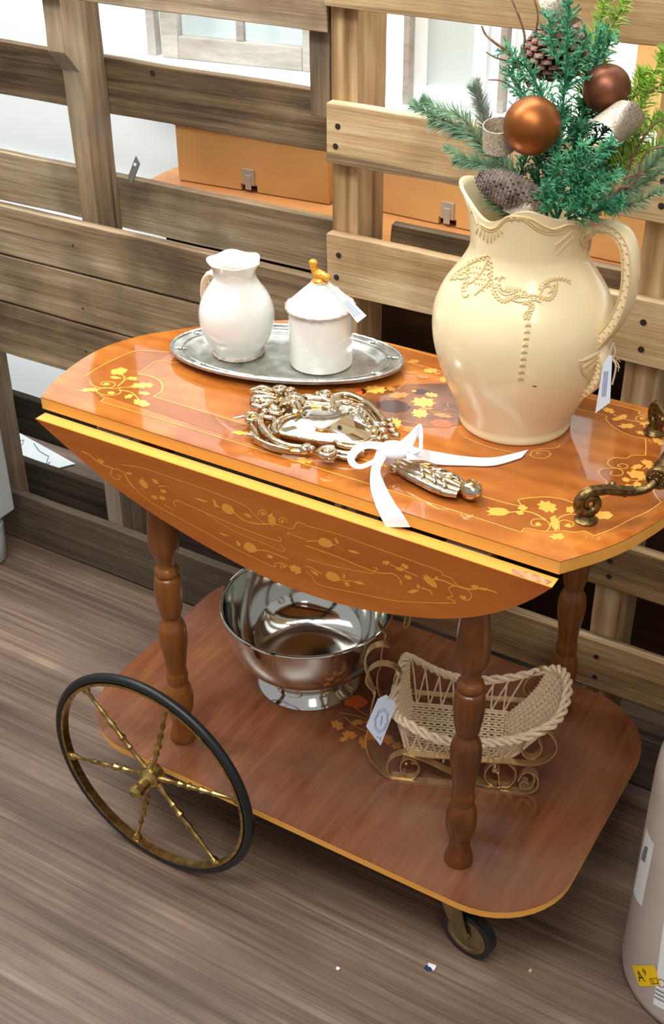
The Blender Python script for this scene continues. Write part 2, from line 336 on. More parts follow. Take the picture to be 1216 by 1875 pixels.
# steel angle plate left on the second back board
bx = ony(246, 310, .50)
mb = MB(); T = Matrix.Translation(Vector(bx)) @ Matrix.Rotation(.5, 4, 'Y') @ Matrix.Rotation(-.5, 4, 'Z')
mb.box(-.009, .009, -.0008, .0008, -.024, .02, T)
mb.build('metal_plate', M['steel'], pl)
mb = MB().lathe(tuple(Vector(bx)+Vector((.004, -.002, .009))), [(.0028, .0005), (.0028, -.0005)], 8, Matrix.Rotation(math.pi/2, 3, 'X')); mb.build('screw_hole', M['paper'], pl)

YR = .418
pr = thing('wooden_pallet', 'paler tan wooden pallet standing upright behind the cream pitcher', 'pallet', (.3, .48, 0))
RX0, RX1 = -.2235, .98
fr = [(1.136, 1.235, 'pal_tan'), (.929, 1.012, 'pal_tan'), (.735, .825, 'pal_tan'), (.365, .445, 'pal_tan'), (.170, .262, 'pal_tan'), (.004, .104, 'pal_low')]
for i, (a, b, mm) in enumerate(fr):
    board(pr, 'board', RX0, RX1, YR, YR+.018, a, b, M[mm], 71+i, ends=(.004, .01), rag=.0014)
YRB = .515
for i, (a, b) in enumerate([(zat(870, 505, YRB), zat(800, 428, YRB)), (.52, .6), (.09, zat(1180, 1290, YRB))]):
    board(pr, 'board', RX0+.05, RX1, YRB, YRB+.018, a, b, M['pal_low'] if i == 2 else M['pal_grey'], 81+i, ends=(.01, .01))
x1 = ony(607, 300, YR+.018)[0]
stringer(pr, x1, x1+.042, YR+.0185, YRB-.0005, .01, 1.23, M['pal_tanz'], 61)
x2 = ony(1143, 700, YR+.018)[0]
stringer(pr, x2-.002, x2+.044, YR+.0185, YRB-.0005, .01, 1.23, M['pal_tanz'], 62)
stringer(pr, .80, .842, YR+.0185, YRB-.0005, .01, 1.23, M['pal_tanz'], 63)
nails(pr, [(x1+.018+dx, z) for a, b, c in fr for dx, z in ((0, a+.025), (.004, b-.03))]+[(x2+.022+dx, z) for a, b, c in fr for dx, z in ((0, a+.022), (-.002, b-.03))], YR-.0004, .0045)

# ------------------------------------------------------------------ behind the pallets
sb = thing('sideboard', 'orange-brown topped dark sideboard standing behind both pallets', 'sideboard', (.3, .85, 0))
SX0 = ony(236, 320, .60)[0]
MB().box(SX0, 1.3, .575, 1.04, .728, .752).build('top', M['sidetop'], sb, bevel=.004, smooth=False)
MB().box(SX0+.05, 1.26, .625, 1.02, .06, .7275).build('body', M['dark'], sb, bevel=.003, smooth=False)
for x in np.arange(SX0+.07, 1.2, .42):
    MB().box(x, x+.39, .612, .6245, .10, .69).build('door', M['dark'], sb, bevel=.003, smooth=False)
for x in (SX0+.07, 1.2):
    for y in (.65, .98): MB().lathe((x, y, 0), [(.016, 0), (.022, .03), (.024, .0595)], 12).build('foot', M['dark'], sb)
cent = []
def dbox(u0, u1, uc, label, h=.098):
    zt = .753; a = onz(u0, 330+(u0-330)*.165 if u0 < 640 else 385+(u0-685)*.215, zt)
    b = onz(u1, 375+(u1-603)*.165 if u1 < 640 else 385+(u1-685)*.215, zt)
    a = Vector(a); b = Vector(b); d = (b-a); L = d.length; d.normalize(); nrm = Vector((-d.y, d.x, 0))
    t = thing('storage_box', label, 'box', tuple((a+b)/2+nrm*.1), 'wooden boxes on the sideboard')
    Tm = Matrix.Translation(a) @ Matrix(((d.x, nrm.x, 0, 0), (d.y, nrm.y, 0, 0), (0, 0, 1, 0), (0, 0, 0, 1)))
    c = L*(uc-u0)/(u1-u0)
    mb = MB()
    mb.prism([Tm @ Vector(p) for p in [(0, 0, 0), (c-.016, 0, 0), (c-.016, 0, .012), (c+.016, 0, .012), (c+.016, 0, 0), (L, 0, 0), (L, 0, h), (0, 0, h)]], Tm.to_3x3() @ Vector((0, .01, 0)))
    mb.box(0, .01, .0102, .14, 0, h, Tm); mb.box(L-.01, L, .0102, .14, 0, h, Tm); mb.box(.0102, L-.0102, .13, .14, 0, h, Tm); mb.box(.0102, L-.0102, .0102, .1298, .006, .014, Tm)
    mb.build('body', M['boxw'], t, smooth=False, bevel=.0015)
    MB().box(-.003, L+.003, -.003, .143, h+.0005, h+.010, Tm).build('lid', M['boxw'], t, smooth=False, bevel=.002)
    q = MB().box(c-.012, c+.012, -.0018, -.0002, .012, .04, Tm); q.box(c-.006, c+.006, -.003, -.0018, .004, .03, Tm); q.build('clasp', M['clasp'], t, bevel=.0004)
dbox(328, 603, 460, 'orange wooden storage box with a steel clasp, seen through the left pallet')
dbox(676, 985, 824, 'orange wooden storage box with a steel clasp, seen just left of the pitcher neck')
dbox(1000, 1310, 1240, 'orange wooden storage box seen through the handle of the cream pitcher')

def sash(u0, v0, u1, v1, z, h, fw, m1, label, nm=1, panem='glass', th=.024, lean=.03):
    a = Vector(onz(u0, v0, z)); b = Vector(onz(u1, v1, z)); d = b-a; L = d.length; d.normalize(); nr = Vector((-d.y, d.x, 0))
    upv = (Vector((0, 0, 1))+nr*lean).normalized(); fn = d.cross(upv)
    Tm = Matrix.Translation(a) @ Matrix(((d.x, -fn.x, upv.x, 0), (d.y, -fn.y, upv.y, 0), (d.z, -fn.z, upv.z, 0), (0, 0, 0, 1)))
    t = thing('window_sash', label, 'window frame', tuple(a), 'old window sashes leaning on the back wall')
    MB().box(0, fw, 0, th, 0, h, Tm).build('stile', m1, t, smooth=False, bevel=.002)
    MB().box(L-fw, L, 0, th, 0, h, Tm).build('stile', m1, t, smooth=False, bevel=.002)
    MB().box(fw+.0003, L-fw-.0003, 0, th, 0, fw*1.15, Tm).build('rail', m1, t, smooth=False, bevel=.002)
    MB().box(fw+.0003, L-fw-.0003, 0, th, h-fw, h, Tm).build('rail', m1, t, smooth=False, bevel=.002)
    for k in range(nm):
        x = fw+(L-2*fw)*(k+1)/(nm+1); MB().box(x-.008, x+.008, .006, th-.006, fw*1.15+.0003, h-fw-.0003, Tm).build('muntin', m1, t, smooth=False, bevel=.001)
    for k in range(nm+1):
        xa_ = fw+(L-2*fw)*k/(nm+1)+(.0085 if k else .0005); xb_ = fw+(L-2*fw)*(k+1)/(nm+1)-(.0085 if k < nm else .0005)
        MB().box(xa_, xb_, th/2-.0015, th/2+.0015, fw*1.15+.001, h-fw-.001, Tm).build('pane', M[panem], t, smooth=False)
    return t
sash(297, 105, 586, 134, .8605, .34, .038, M['sash_grey'], 'weathered grey window sash leaning on the back wall, upper left', 1)
sash(752, 186, 886, 200, .8605, .34, .026, M['white'], 'white window sash leaning behind the pallet just left of the twigs', 0, 'pane')
sash(934, 206, 1075, 222, .8605, .34, .026, M['white'], 'white window sash partly hidden behind the greenery', 0, 'pane')
def strip(u, v, w, label, h=.4, m1='sash_grey'):
    a = onz(u, v, .8605); o_ = MB().box(a[0], a[0]+w, a[1], a[1]+.02, .8605, .8605+h).build('wood_strip', M[m1], smooth=False, bevel=.001)
    tag(o_, label, 'wood strip', 'strips leaning by the sashes')
strip(736, 190, .012, 'thin grey wood strip left of the first white sash')
strip(908, 206, .012, 'thin tan wood strip between the two white sashes')
strip(1150, 235, .05, 'orange-tan wood strip at the far right behind the ferns', .4, 'boxw')
strip(272, 100, .02, 'dark grey-brown wood strip beside the weathered window sash', .4)

wp = MB().box(-2.3, -.93, 0, .012, 0, .62, Matrix.Translation((0, .80, 0)) @ Matrix.Rotation(-.5, 4, 'X')).build('white_panel', M['white'], smooth=False, bevel=.002)
tag(wp, 'plain white panel leaning low against the back wall at the left edge', 'panel')
ps = [onz(*q, .002) for q in [(-60, 770), (20, 785), (138, 850), (98, 860), (-60, 815)]]
ps = MB().prism(ps, (0, 0, .0015)).build('paper_sheet', mat('marked_white_sheet', (232, 240, 240), .5, bscale=9, vary=(226, 236, 238)), smooth=False)
tag(ps, 'white sheet with faint dark scribbles lying on the floor behind the left pallet', 'paper sheet')
mb = MB()
for L_ in ([(30, 808), (44, 806), (40, 815)], [(62, 812), (72, 826), (90, 836)], [(88, 838), (84, 852), (92, 846)]):
    mb.tube([onz(u, v, .0042) for u, v in L_], .0012, 4)
mb.build('pen_mark', M['ink'], None); sc_ = bpy.data.objects['pen_mark']; sc_.parent = ps

# white furniture leg at the left edge of the frame
fl = thing('side_table', 'pale grey painted table with turned leg, cut by the left edge', 'table', (-1.25, .36, 0))
fx = -1.002
for dx, dy in ((0, 0), (-.5, 0), (0, .05)):
    if dy: continue
    MB().lathe((fx+dx, .355, 0), [(.026, 0), (.030, .004), (.034, .05), (.036, .088), (.030, .094), (.024, .098), (.026, .104), (.034, .108)], 24).build('foot', M['furn'], fl)
    MB().box(fx+dx-.042, fx+dx+.042, .318, .402, .1085, .62).build('leg', M['furn'], fl, smooth=False, bevel=.004)
MB().box(fx-.62, fx+.05, .20, .41, .6205, .645).build('tabletop', M['furn'], fl, smooth=False, bevel=.004)

# ------------------------------------------------------------------ tea trolley
HT = .73; TH = .0165; ZS = .17
tt = thing('tea_trolley', 'honey-brown inlaid wooden tea trolley with one drop leaf hanging and large brass wheels', 'trolley', (0, .15, 0))
top_out = [(-.372, -.045), (.340, -.045)]+[tuple(p) for p in cr([(.340, -.045), (.368, -.003), (.3865, .0335), (.404, .088), (.412, .135), (.410, .19), (.397, .25), (.372, .318)], 5)[1:]] \
    + [tuple(p) for p in cr([(-.215, .318), (-.262, .283), (-.312, .240), (-.352, .1945), (-.3745, .1638), (-.394, .1175), (-.398, .0647), (-.3885, 0), (-.372, -.045)], 5)[:-1]]
MB().prism([(x, y, HT-.0012) for x, y in top_out], (0, 0, .0012)).build('tabletop', M['veneer'], tt, ang=30)
MB().prism([(x, y, HT-TH) for x, y in top_out], (0, 0, TH-.0014)).build('edge_band', M['edge'], tt, ang=30)
# bearers and hinges under the top
for y in (.03, .272): MB().box(-.30, .30, y-.01, y+.01, HT-TH-.0295, HT-TH-.0005).build('bearer', M['dark'], tt, smooth=False, bevel=.002)
for x in (-.23, .2306): MB().box(x-.012, x+.012, .0215, .360, HT-TH-.057, HT-TH-.030).build('bearer', M['dark'], tt, smooth=False, bevel=.002)
for u, v in ((202, 788), (852, 1000)):
    p = ony(u, v, -.044); MB().box(p[0]-.026, p[0]+.026, -.0470, -.030, HT-TH-.012, HT-TH-.008).build('hinge', M['clasp'], tt, smooth=False, bevel=.0006)
# hanging leaf
YF = -.0655; ZL = .7095
arc = [(-.3665, ZL), (-.3166, .681), (-.25, .647), (-.1662, .6185), (-.0681, .5958), (.0111, .5866), (.1022, .591), (.1877, .6101), (.238, .6288), (.2792, .6522), (.3149, .681), (.341, ZL)]
lf = [tuple(p) for p in cr(arc, 5)]
MB().prism([(x, YF, z) for x, z in lf], (0, .0012, 0)).build('drop_leaf', M['veneer_leaf'], tt, ang=30)
MB().prism([(x, YF+.0014, z) for x, z in lf], (0, .0175, 0)).build('leaf_edge_band', M['edge'], tt, ang=30)
w_ = [ony(u, v, YF) for u, v in ((948, 1060), (1012, 1080))]
ww = MB(); ww.add([(.295, YF+.002, ZL+.0002), (.335, YF+.003, ZL+.0002), (.338, YF+.011, ZL+.0002), (.312, YF+.014, ZL+.0002), (.292, YF+.010, ZL+.0002)], [(0, 1, 2, 3, 4)])
ww.build('worn_patch', mat('bare_worn_wood', (198, 150, 110), .8, vary=(150, 100, 66), bscale=160), tt, label='bare patch where the edge band is chipped off')
# lower shelf: rounded rectangle
def rrect(cx, cy, hx, hy, r, n=10, bulge=.0):
    P = []
    for qx, qy, a0 in ((1, -1, -90), (1, 1, 0), (-1, 1, 90), (-1, -1, 180)):
        for i in range(n+1):
            a = math.radians(a0+90*i/n); P.append((cx+qx*(hx-r)+r*math.cos(a), cy+qy*(hy-r)+r*math.sin(a)))
    return [(x+bulge*((1 if x > cx else -1)*(1-((y-cy)/hy)**2)), y) for x, y in P]
sh = rrect(-.016, .172, .382, .237, .105, 10, .012)
MB().prism([(x, y, ZS-.001) for x, y in sh], (0, 0, .001)).build('lower_shelf', M['shelf'], tt, ang=30)
MB().prism([(x, y, ZS-.0125) for x, y in sh], (0, 0, .0112)).build('shelf_edge_band', M['edge'], tt, ang=30)
# turned legs
LP = [(.0193, 0), (.0193, .006), (.0166, .017), (.0145, .026), (.0140, .037), (.0150, .045), (.0195, .062), (.0207, .082), (.0185, .098), (.0149, .108), (.0150, .110), (.0161, .121), (.0152, .128), (.0142, .134),
      (.0160, .155), (.0195, .180), (.0206, .197), (.0195, .211), (.0168, .219), (.0132, .2275), (.0135, .232), (.0155, .237), (.0185, .255), (.0201, .276), (.0192, .292), (.0176, .2995), (.0150, .302), (.0175, .3075), (.0160, .314), (.0122, .320),
      (.0150, .333), (.0200, .346), (.0213, .358), (.0206, .380), (.0190, .401), (.0160, .430), (.0140, .455), (.0165, .468), (.0150, .478), (.0135, .485), (.0185, .505), (.0195, .525), (.019, .5425)]
def smprof(P):
    return [tuple(p) for p in cr(P, 3)]
for x, y in ((-.23, 0), (.2306, 0), (.2306, .350), (-.23, .350)):
    MB().lathe((x, y, ZS+.0003), [q for q in smprof(LP) if y == 0 or q[1] < .515], 24).build('leg', M['leg'], tt, ang=50)
# big wheel
def wheel(cx, cy, cz, Rr):
    wg = bpy.data.objects.new('wheel', None); COL.objects.link(wg); at = Vector((0, .15, 0)); wg.parent = tt; wg['_at'] = tuple(at); wg.location = (0, 0, 0)
    X = (1, 0, 0); Z = (0, 0, 1); c = (cx, cy, cz)
    MB().tube(circle(c, Rr-.0065, X, Z, 96), .0068, 10, True).build('tyre', M['rubber'], wg)
    MB().tube(circle(c, Rr-.0145, X, Z, 96), 1, closed=True, flat=(.0062, .0022), up=(0, 1, 0)).build('rim', M['brass'], wg, ang=60)
    h = MB(); Mx = Matrix.Rotation(math.pi/2, 3, 'X')   # local z -> -y
    h.lathe(c, [(.013, -.014), (.016, -.010), (.016, .006), (.012, .010), (.009, .014), (.0095, .020), (.0085, .026), (.011, .030), (.011, .038), (.006, .043)], 24, Mx); h.build('hub', M['brass'], wg)
    for k, a in enumerate((132, 74, 12, -49, -106, -166)):
        a = math.radians(a); d = Vector((math.cos(a), 0, math.sin(a))); L0, L1 = .013, Rr-.0165
        q = [(0, .0048), (.08, .0045), (.16, .0032), (.24, .0030), (.27, .0052), (.30, .0034), (.36, .0040), (.39, .0062), (.42, .0036), (.50, .0032), (.55, .0052), (.58, .0032), (.66, .0030), (.70, .0046), (.73, .0028), (.85, .0026), (.93, .0030), (.955, .0058), (1, .0062)]
        MB().tube([Vector(c)+d*(L0+(L1-L0)*t) for t, r in q], [r for t, r in q], 8).build('spoke', M['brass'], wg)
    return wg
wheel(-.216, -.0945, .177, .177)
MB().lathe((-.216, -.0795, .130), [(.006, 0), (.006, .01)], 8)
MB().tube([(-.216, -.080, .177), (-.216, -.078, .15), (-.216, -.06, .142), (-.216, .36, .142)], .006, 8).build('axle', M['steel'], tt)
MB().box(-.236, -.196, -.05, .34, .149, .1572).build('axle_block', M['dark'], tt, smooth=False, bevel=.002)
def caster(x, y, ang):
    g = bpy.data.objects.new('caster', None); COL.objects.link(g); g.parent = tt; g['_at'] = (0, .15, 0)
    MB().lathe((x, y, .100), [(.020, .0568), (.018, .045), (.014, .035), (.0165, .028), (.0165, .004), (.012, .0)], 20).build('stem', M['leg'], g)
    A = Matrix.Rotation(ang, 3, 'Z'); r = .0395; cx, cy = x+(A @ Vector((.026, 0, 0))).x, y+(A @ Vector((.026, 0, 0))).y
    d = A @ Vector((1, 0, 0)); s = A @ Vector((0, 1, 0)); c = Vector((cx, cy, r))
    MB().tube(circle(c, r-.0042, d, (0, 0, 1), 40), 1, closed=True, flat=(.0080, .0042), up=s).build('tyre', M['rubber'], g, ang=60)
    mb = MB(); MM = Matrix((d, Vector((0, 0, 1)), s)).transposed()
    mb.lathe(c, [(.002, -.0100), (.005, -.0098), (.006, -.0080), (.024, -.0072), (.026, -.0088), (.0310, -.0088), (.0314, .0088), (.026, .0088), (.024, .0072), (.006, .0080), (.005, .0098), (.002, .0100)], 32, MM); mb.build('wheel_disc', M['castor'], g, ang=30)
    f = MB()
    for q in (-1, 1):
        o_ = s*(.0115*q)
        f.prism([Vector((x, y, 0))+o_+d*a+Vector((0, 0, b)) for a, b in ((-.014, .104), (.016, .104), (.022, .075), (.033, .040), (.025, .033), (-.004, .062), (-.014, .085))], s*(.0018*q))
    f.lathe((x, y, .1), [(.0165, -.001), (.0165, .0045)], 20)
    f.box(-.012, .014, -.0133, .0133, .1, .1035, Matrix.Translation((x, y, 0)) @ A.to_4x4()); f.build('fork', M['castor'], g)
caster(.2306, .0, math.radians(-8)); caster(.2306, .350, math.radians(20))

# ---- brass handle on the right end
hp = [(.3335, .0385, .7315)]
g = bpy.data.objects.new('handle', None); COL.objects.link(g); g.parent = tt; g['_at'] = (0, .15, 0)
YC = .150
for sgn in (-1, 1):
    yy = lambda y: YC+sgn*(YC-y)
    mb = MB(); fx_, fy_ = .3345, yy(.040)
    mb.lathe((fx_, fy_, HT+.0003), [(.0125, 0), (.0130, .002), (.0100, .004), (.0085, .009)], 20)
    # scroll foot (spiral in a vertical plane) then arm to the grip
    S = []; ad = Vector((.72, -sgn*-.69*-1, 0)) if False else Vector((.72, .69 if sgn < 0 else -.69, 0)); c0 = Vector((fx_+.002, fy_, HT+.0225))
    for i in range(44):
        t = i/43; a = math.pi*.5+2*math.pi*1.45*(1-t); r = .0030+.0118*t; S.append(c0+ad*(r*math.cos(a))+Vector((0, 0, r*math.sin(a))))
    S += [(.349, yy(.0545), .7655), (.361, yy(.0665), .7610), (.372, yy(.077), .7590), (.383, yy(.0860), .7615), (.3895, yy(.092), .7690)]
    mb.lathe((fx_, fy_, HT+.0003), [(.007, .004), (.005, .012), (.004, .016)], 12)
    S = cr(S, 2); n = len(S)
    mb.tube(S, [.0026+.0034*min(1, i/60)-.0014*max(0, (i-n*.8)/(n*.2)) for i in range(n)], 10)
    for k in range(3):   # acanthus ribs along the arm
        off = Vector((.0022*(k-1), -.0026*(k-1), .0042)); mb.tube([Vector(p)+off for p in S[int(n*.80):int(n*.96)]], .0017, 5)
    mb.sphere((.350, yy(.068), .766), .0042, 8, 6); mb.sphere((.362, yy(.078), .752), .0038, 8, 6)
    mb.build('handle_arm', M['bronze'], g)
Mg = Matrix.Rotation(-math.pi/2, 3, 'X')
gx, gz = .3905, .7720
gp = [(.004, 0), (.012, .001), (.0135, .003), (.0135, .006), (.0112, .008), (.0105, .02)]+[(.0118+.0008*math.sin(i*1.4), .02+i*.005) for i in range(1, 15)]+[(.0105, .098), (.0112, .110), (.0135, .112), (.0135, .115), (.012, .117), (.004, .118)]
MB().lathe((gx, YC-.059, gz), gp, 24, Mg).build('grip', M['bronze'], g)
mb = MB()
for i in range(12):
    a = 2*math.pi*i/12; c = Vector((gx+.0075*math.cos(a), YC-.0592, gz+.0075*math.sin(a))); mb.sphere(c, .0017, 6, 5, (1, .7, 1))
mb.sphere((gx, YC-.0595, gz), .003, 8, 6, (1, .7, 1)); mb.build('rosette', M['bronze'], g)

# ---- marquetry
EPS = .00035
def fr_top(u, v): p = onz(u, v, HT+EPS); return (p[0], p[1], p[2])
def fr_leaf(u, v): p = ony(u, v, YF-EPS); return (p[0], p[1], p[2])
def fr_shelf(u, v): p = onz(u, v, ZS+EPS); return (p[0], p[1], p[2])
class Inlay:
    def __init__(s, f, nrm, own=None): s.f = f; s.mb = MB(); s.n = Vector(nrm); s.k = 0; s.own = own
    def line(s, P, w=1.6, taper=False, closed=False, k=5):
        Q = [Vector(s.f(*p)) for p in cr(P, k, closed)]; ww_ = w*(1.35 if abs(s.n.y) > .5 else 1.1)/2/pxm(Q[0]); n = len(Q); v = []
        s.k += 1; lift = s.n*(.00001*(s.k % 7))
        for i in range(n):
            t = (Q[(i+1) % n]-Q[i-1] if closed else Q[min(i+1, n-1)]-Q[max(i-1, 0)]); sd = t.cross(s.n).normalized()
            r = ww_*(1 if not taper else max(.15, 1-i/n))
            v += [Q[i]+sd*r+lift, Q[i]-sd*r+lift]
        L_ = n if closed else n-1
        s.mb.add(v, [(2*i, 2*i+1, (2*i+3) % (2*n), (2*i+2) % (2*n)) for i in range(L_)])
    def poly(s, P):
        s.k += 1; lift = s.n*(.00002+.00001*(s.k % 9)); V_ = [Vector(s.f(*p))+lift for p in P]
        if s.own: MB().add(V_, [tuple(range(len(P)))]).build(*s.own, tt, smooth=False)
        else: s.mb.add(V_, [tuple(range(len(P)))])
    def petals(s, c, rx, ry, rot=0, n=7, dep=.45, skew=0):
        """lobed leaf or blossom"""
        P = []; cs, sn = math.cos(math.radians(rot)), math.sin(math.radians(rot))
        for i in range(n*4):
            a = 2*math.pi*i/(n*4); r = 1-dep*(.5-.5*math.cos(a*n))*(.7+.3*math.sin(i*2.3))
            x, y = rx*r*math.cos(a), ry*r*math.sin(a); P.append((c[0]+x*cs-y*sn, c[1]+x*sn+y*cs))
        s.poly(P)
    def drop(s, a, b, w):
        """pointed leaf from a to b"""
        dx, dy = b[0]-a[0], b[1]-a[1]; L_ = math.hypot(dx, dy); nx, ny = -dy/L_, dx/L_
        T = [0, .12, .3, .5, .7, .88]
        P = [(a[0]+dx*t+nx*w/2*math.sin(math.pi*t**.8), a[1]+dy*t+ny*w/2*math.sin(math.pi*t**.8)) for t in T]+[b]+[(a[0]+dx*t-nx*w/2*math.sin(math.pi*t**.8), a[1]+dy*t-ny*w/2*math.sin(math.pi*t**.8)) for t in reversed(T[1:])]
        s.poly(P)
    def tulip(s, a, b, w):
        dx, dy = b[0]-a[0], b[1]-a[1]; L_ = math.hypot(dx, dy); nx, ny = -dy/L_, dx/L_
        sh_ = [(0, 0), (.25, .42), (.55, .5), (.85, .42), (1, .55), (.86, .2), (1.06, 0), (.86, -.2), (1, -.55), (.85, -.42), (.55, -.5), (.25, -.42)]
        s.poly([(a[0]+dx*t+nx*w*q, a[1]+dy*t+ny*w*q) for t, q in sh_])
    def spiral(s, c, r, turns=1.4, start=0, w=1.5, asp=.55, dirn=1):
        n = int(18*turns); s.line([(c[0]+r*(1-.8*i/n)*math.cos(start+dirn*2*math.pi*turns*i/n), c[1]+asp*r*(1-.8*i/n)*math.sin(start+dirn*2*math.pi*turns*i/n)) for i in range(n+1)], w, k=2)
        s.petals(c, r*.25, r*.2*asp*1.6, 0, 5, .1)
def sc4(P, x0, y0, k): return [(x0+x/k, y0+y/k) for x, y in P]
UZ = (0, 0, 1)
# darker veneer grounds inside the cartouches
gd = Inlay(lambda u, v: (lambda p: (p[0], p[1], p[2]-.00022))(onz(u, v, HT+EPS)), UZ)
gd.poly([(192, 724), (184, 735), (178, 728), (150, 700), (153, 690), (178, 674), (207, 659), (244, 644), (268, 642), (313, 644), (289, 661), (253, 684), (276, 689), (292, 697), (298, 707), (294, 718), (281, 726), (934, 923), (950, 915), (978, 911), (1001, 910), (1029, 914), (1053, 922), (1080, 921), (1113, 908), (1125, 899), (1113, 890), (1110, 881), (1102, 874), (1097, 866), (1102, 859), (1114, 849), (1116, 842), (1128, 838), (1146, 839), (1158, 834), (1182, 833), (1214, 838), (1240, 880), (1211, 919), (1189, 935), (1151, 953), (1118, 970), (1087, 981), (1071, 972), (1034, 972), (978, 970), (960, 967), (955, 975)])
gd.poly([(1109, 737), (1139, 744), (1171, 753), (1169, 757), (1216, 770), (1240, 800), (1183, 800), (1163, 799), (1139, 791), (1121, 780), (1110, 768), (1112, 762), (1090, 756), (1060, 748), (1060, 726)])
gd.poly([(645, 610), (1060, 724), (1060, 746), (640, 632)])
gd.mb.build('inlay_ground', M['dark_ground'], tt, smooth=False, label='darker brown veneer band')
it = Inlay(fr_top, UZ)
it.line([(153, 690), (178, 674), (207, 659), (244, 643.5), (268, 642), (330, 646)], 1.8)
it.line([(330, 663), (315, 664), (289, 661), (270, 672), (253, 684)], 1.8)
it.line([(253, 684), (276, 689), (292, 697), (298, 707), (294, 718), (281, 726)], 2.4)
it.line([(281, 726), (500, 792), (720, 858), (934, 923), (950, 915), (978, 911), (1001, 910), (1029, 914), (1053, 922)], 1.9, k=8)
it.line([(184, 724), (192, 728), (184, 735)], 1.8, k=1); it.line([(184, 735), (380, 794), (620, 869), (800, 925), (955, 975)], 1.8, k=6)
it.line([(955, 975), (960, 967), (978, 970), (999, 973), (1034, 972), (1053, 975), (1071, 972), (1087, 981)], 2, k=2)
it.line([(1087, 981), (1118, 970), (1151, 953), (1189, 935), (1211, 919)], 2)
it.line([(1211, 919), (1203, 910), (1197, 899), (1201, 890), (1213, 886)], 2)
it.line([(1113, 908), (1125, 899), (1118, 893), (1112, 889), (1110, 881), (1102, 874), (1097, 866), (1102, 859), (1118, 857), (1135, 859), (1141, 865), (1137, 870), (1125, 871), (1118, 867), (1122, 863)], 1.9)
it.line([(1182, 834), (1158, 834), (1146, 839), (1128, 838), (1116, 842), (1113, 849), (1120, 855), (1135, 858), (1147, 857), (1149, 852), (1139, 849), (1131, 853), (1138, 855)], 1.9)
it.line([(1182, 834), (1183, 820), (1182, 803)], 1.9, k=1); it.line([(1182, 803), (1163, 800), (1139, 791), (1121, 780), (1110, 768), (1112, 762)], 2)
it.line([(1112, 762), (1090, 756), (1064, 750)], 1.8); it.line([(1064, 750), (900, 705), (640, 634)], 1.8)
it.line([(1109, 737), (1139, 744), (1171, 753), (1169, 757), (1180, 762), (1197, 766), (1216, 767)], 1.8, k=3); it.line([(1109, 737), (900, 681), (644, 611)], 1.6)
it.line(sc4([(365, 830), (340, 850), (280, 858), (220, 860), (150, 880), (135, 910), (170, 930), (240, 935), (290, 905), (270, 880), (220, 875), (180, 885), (190, 900), (215, 895)], 940, 620, 4.26), 1.8)
it.line([(972, 834), (900, 820), (850, 800)], 1.6)
# left cartouche sprig
c5 = lambda P: sc4(P, 60, 560, 3.8)
it.line(c5([(395, 520), (420, 555), (480, 572), (550, 567), (575, 545), (550, 530), (490, 530), (475, 545), (505, 553)]), 2); it.line(c5([(600, 580), (612, 600), (580, 618), (500, 620), (450, 602), (455, 580), (500, 568), (560, 575), (640, 568), (700, 566)]), 2)
it.petals(c5([(545, 606)])[0], 7, 3, 0, 5, .15); it.petals(c5([(515, 545)])[0], 6, 2.5, 0, 5, .15)
it.petals(c5([(600, 456)])[0], 17, 7, -8, 5, .3); it.drop(*c5([(535, 495), (625, 505)]), 5); it.petals(c5([(695, 506)])[0], 12, 4, 5, 6, .5); it.petals(c5([(765, 553)])[0], 24, 6, -2, 8, .5)
it.petals(c5([(775, 608)])[0], 12, 3.6, 5, 5, .4); it.petals(c5([(668, 630)])[0], 9, 4, -15, 5, .4); it.petals(c5([(757, 676)])[0], 17, 6.5, 12, 5, .3); it.petals(c5([(395, 585)])[0], 22, 4, -4, 6, .5)
it.line(c5([(590, 560), (625, 530), (640, 500), (615, 475)]), 2.6); it.line(c5([(640, 520), (670, 505)]), 1.8); it.line(c5([(600, 585), (680, 600), (720, 630), (740, 655)]), 2.4); it.line(c5([(590, 570), (660, 565), (720, 560)]), 2.4)
# near right cartouche sprig
c6 = lambda P: sc4(P, 940, 620, 4.26)
it.tulip((935, 938), (892, 936), 15); it.petals((957, 930), 10, 6, 0, 4, .4); it.petals((952, 939), 8, 4, 10, 4, .3); it.petals(c6([(265, 1312)])[0], 20, 11, 15, 8, .4); it.petals(c6([(325, 1440)])[0], 9, 16, -20, 6, .35)
it.petals(c6([(345, 1545)])[0], 16, 7, 0, 6, .5); it.petals(c6([(445, 1335)])[0], 9, 7, 0, 5, .4); it.petals(c6([(708, 1378)])[0], 17, 8, 0, 6, .25)
it.line([(935, 938), (958, 936), (978, 940), (1000, 952)], 3); it.line(c6([(340, 1420), (370, 1390), (440, 1370), (520, 1375), (640, 1378)]), 2.6)
it.line(c6([(260, 1500), (285, 1470), (270, 1430), (220, 1408), (155, 1412), (138, 1440), (165, 1462), (215, 1455), (195, 1435)]), 2); it.line(c6([(350, 1430), (400, 1415), (470, 1440), (450, 1470), (400, 1462), (425, 1452)]), 2)
it.petals(c6([(190, 1446)])[0], 4.5, 3, 0, 5, .1); it.petals(c6([(428, 1457)])[0], 5.5, 3.5, 0, 5, .1)
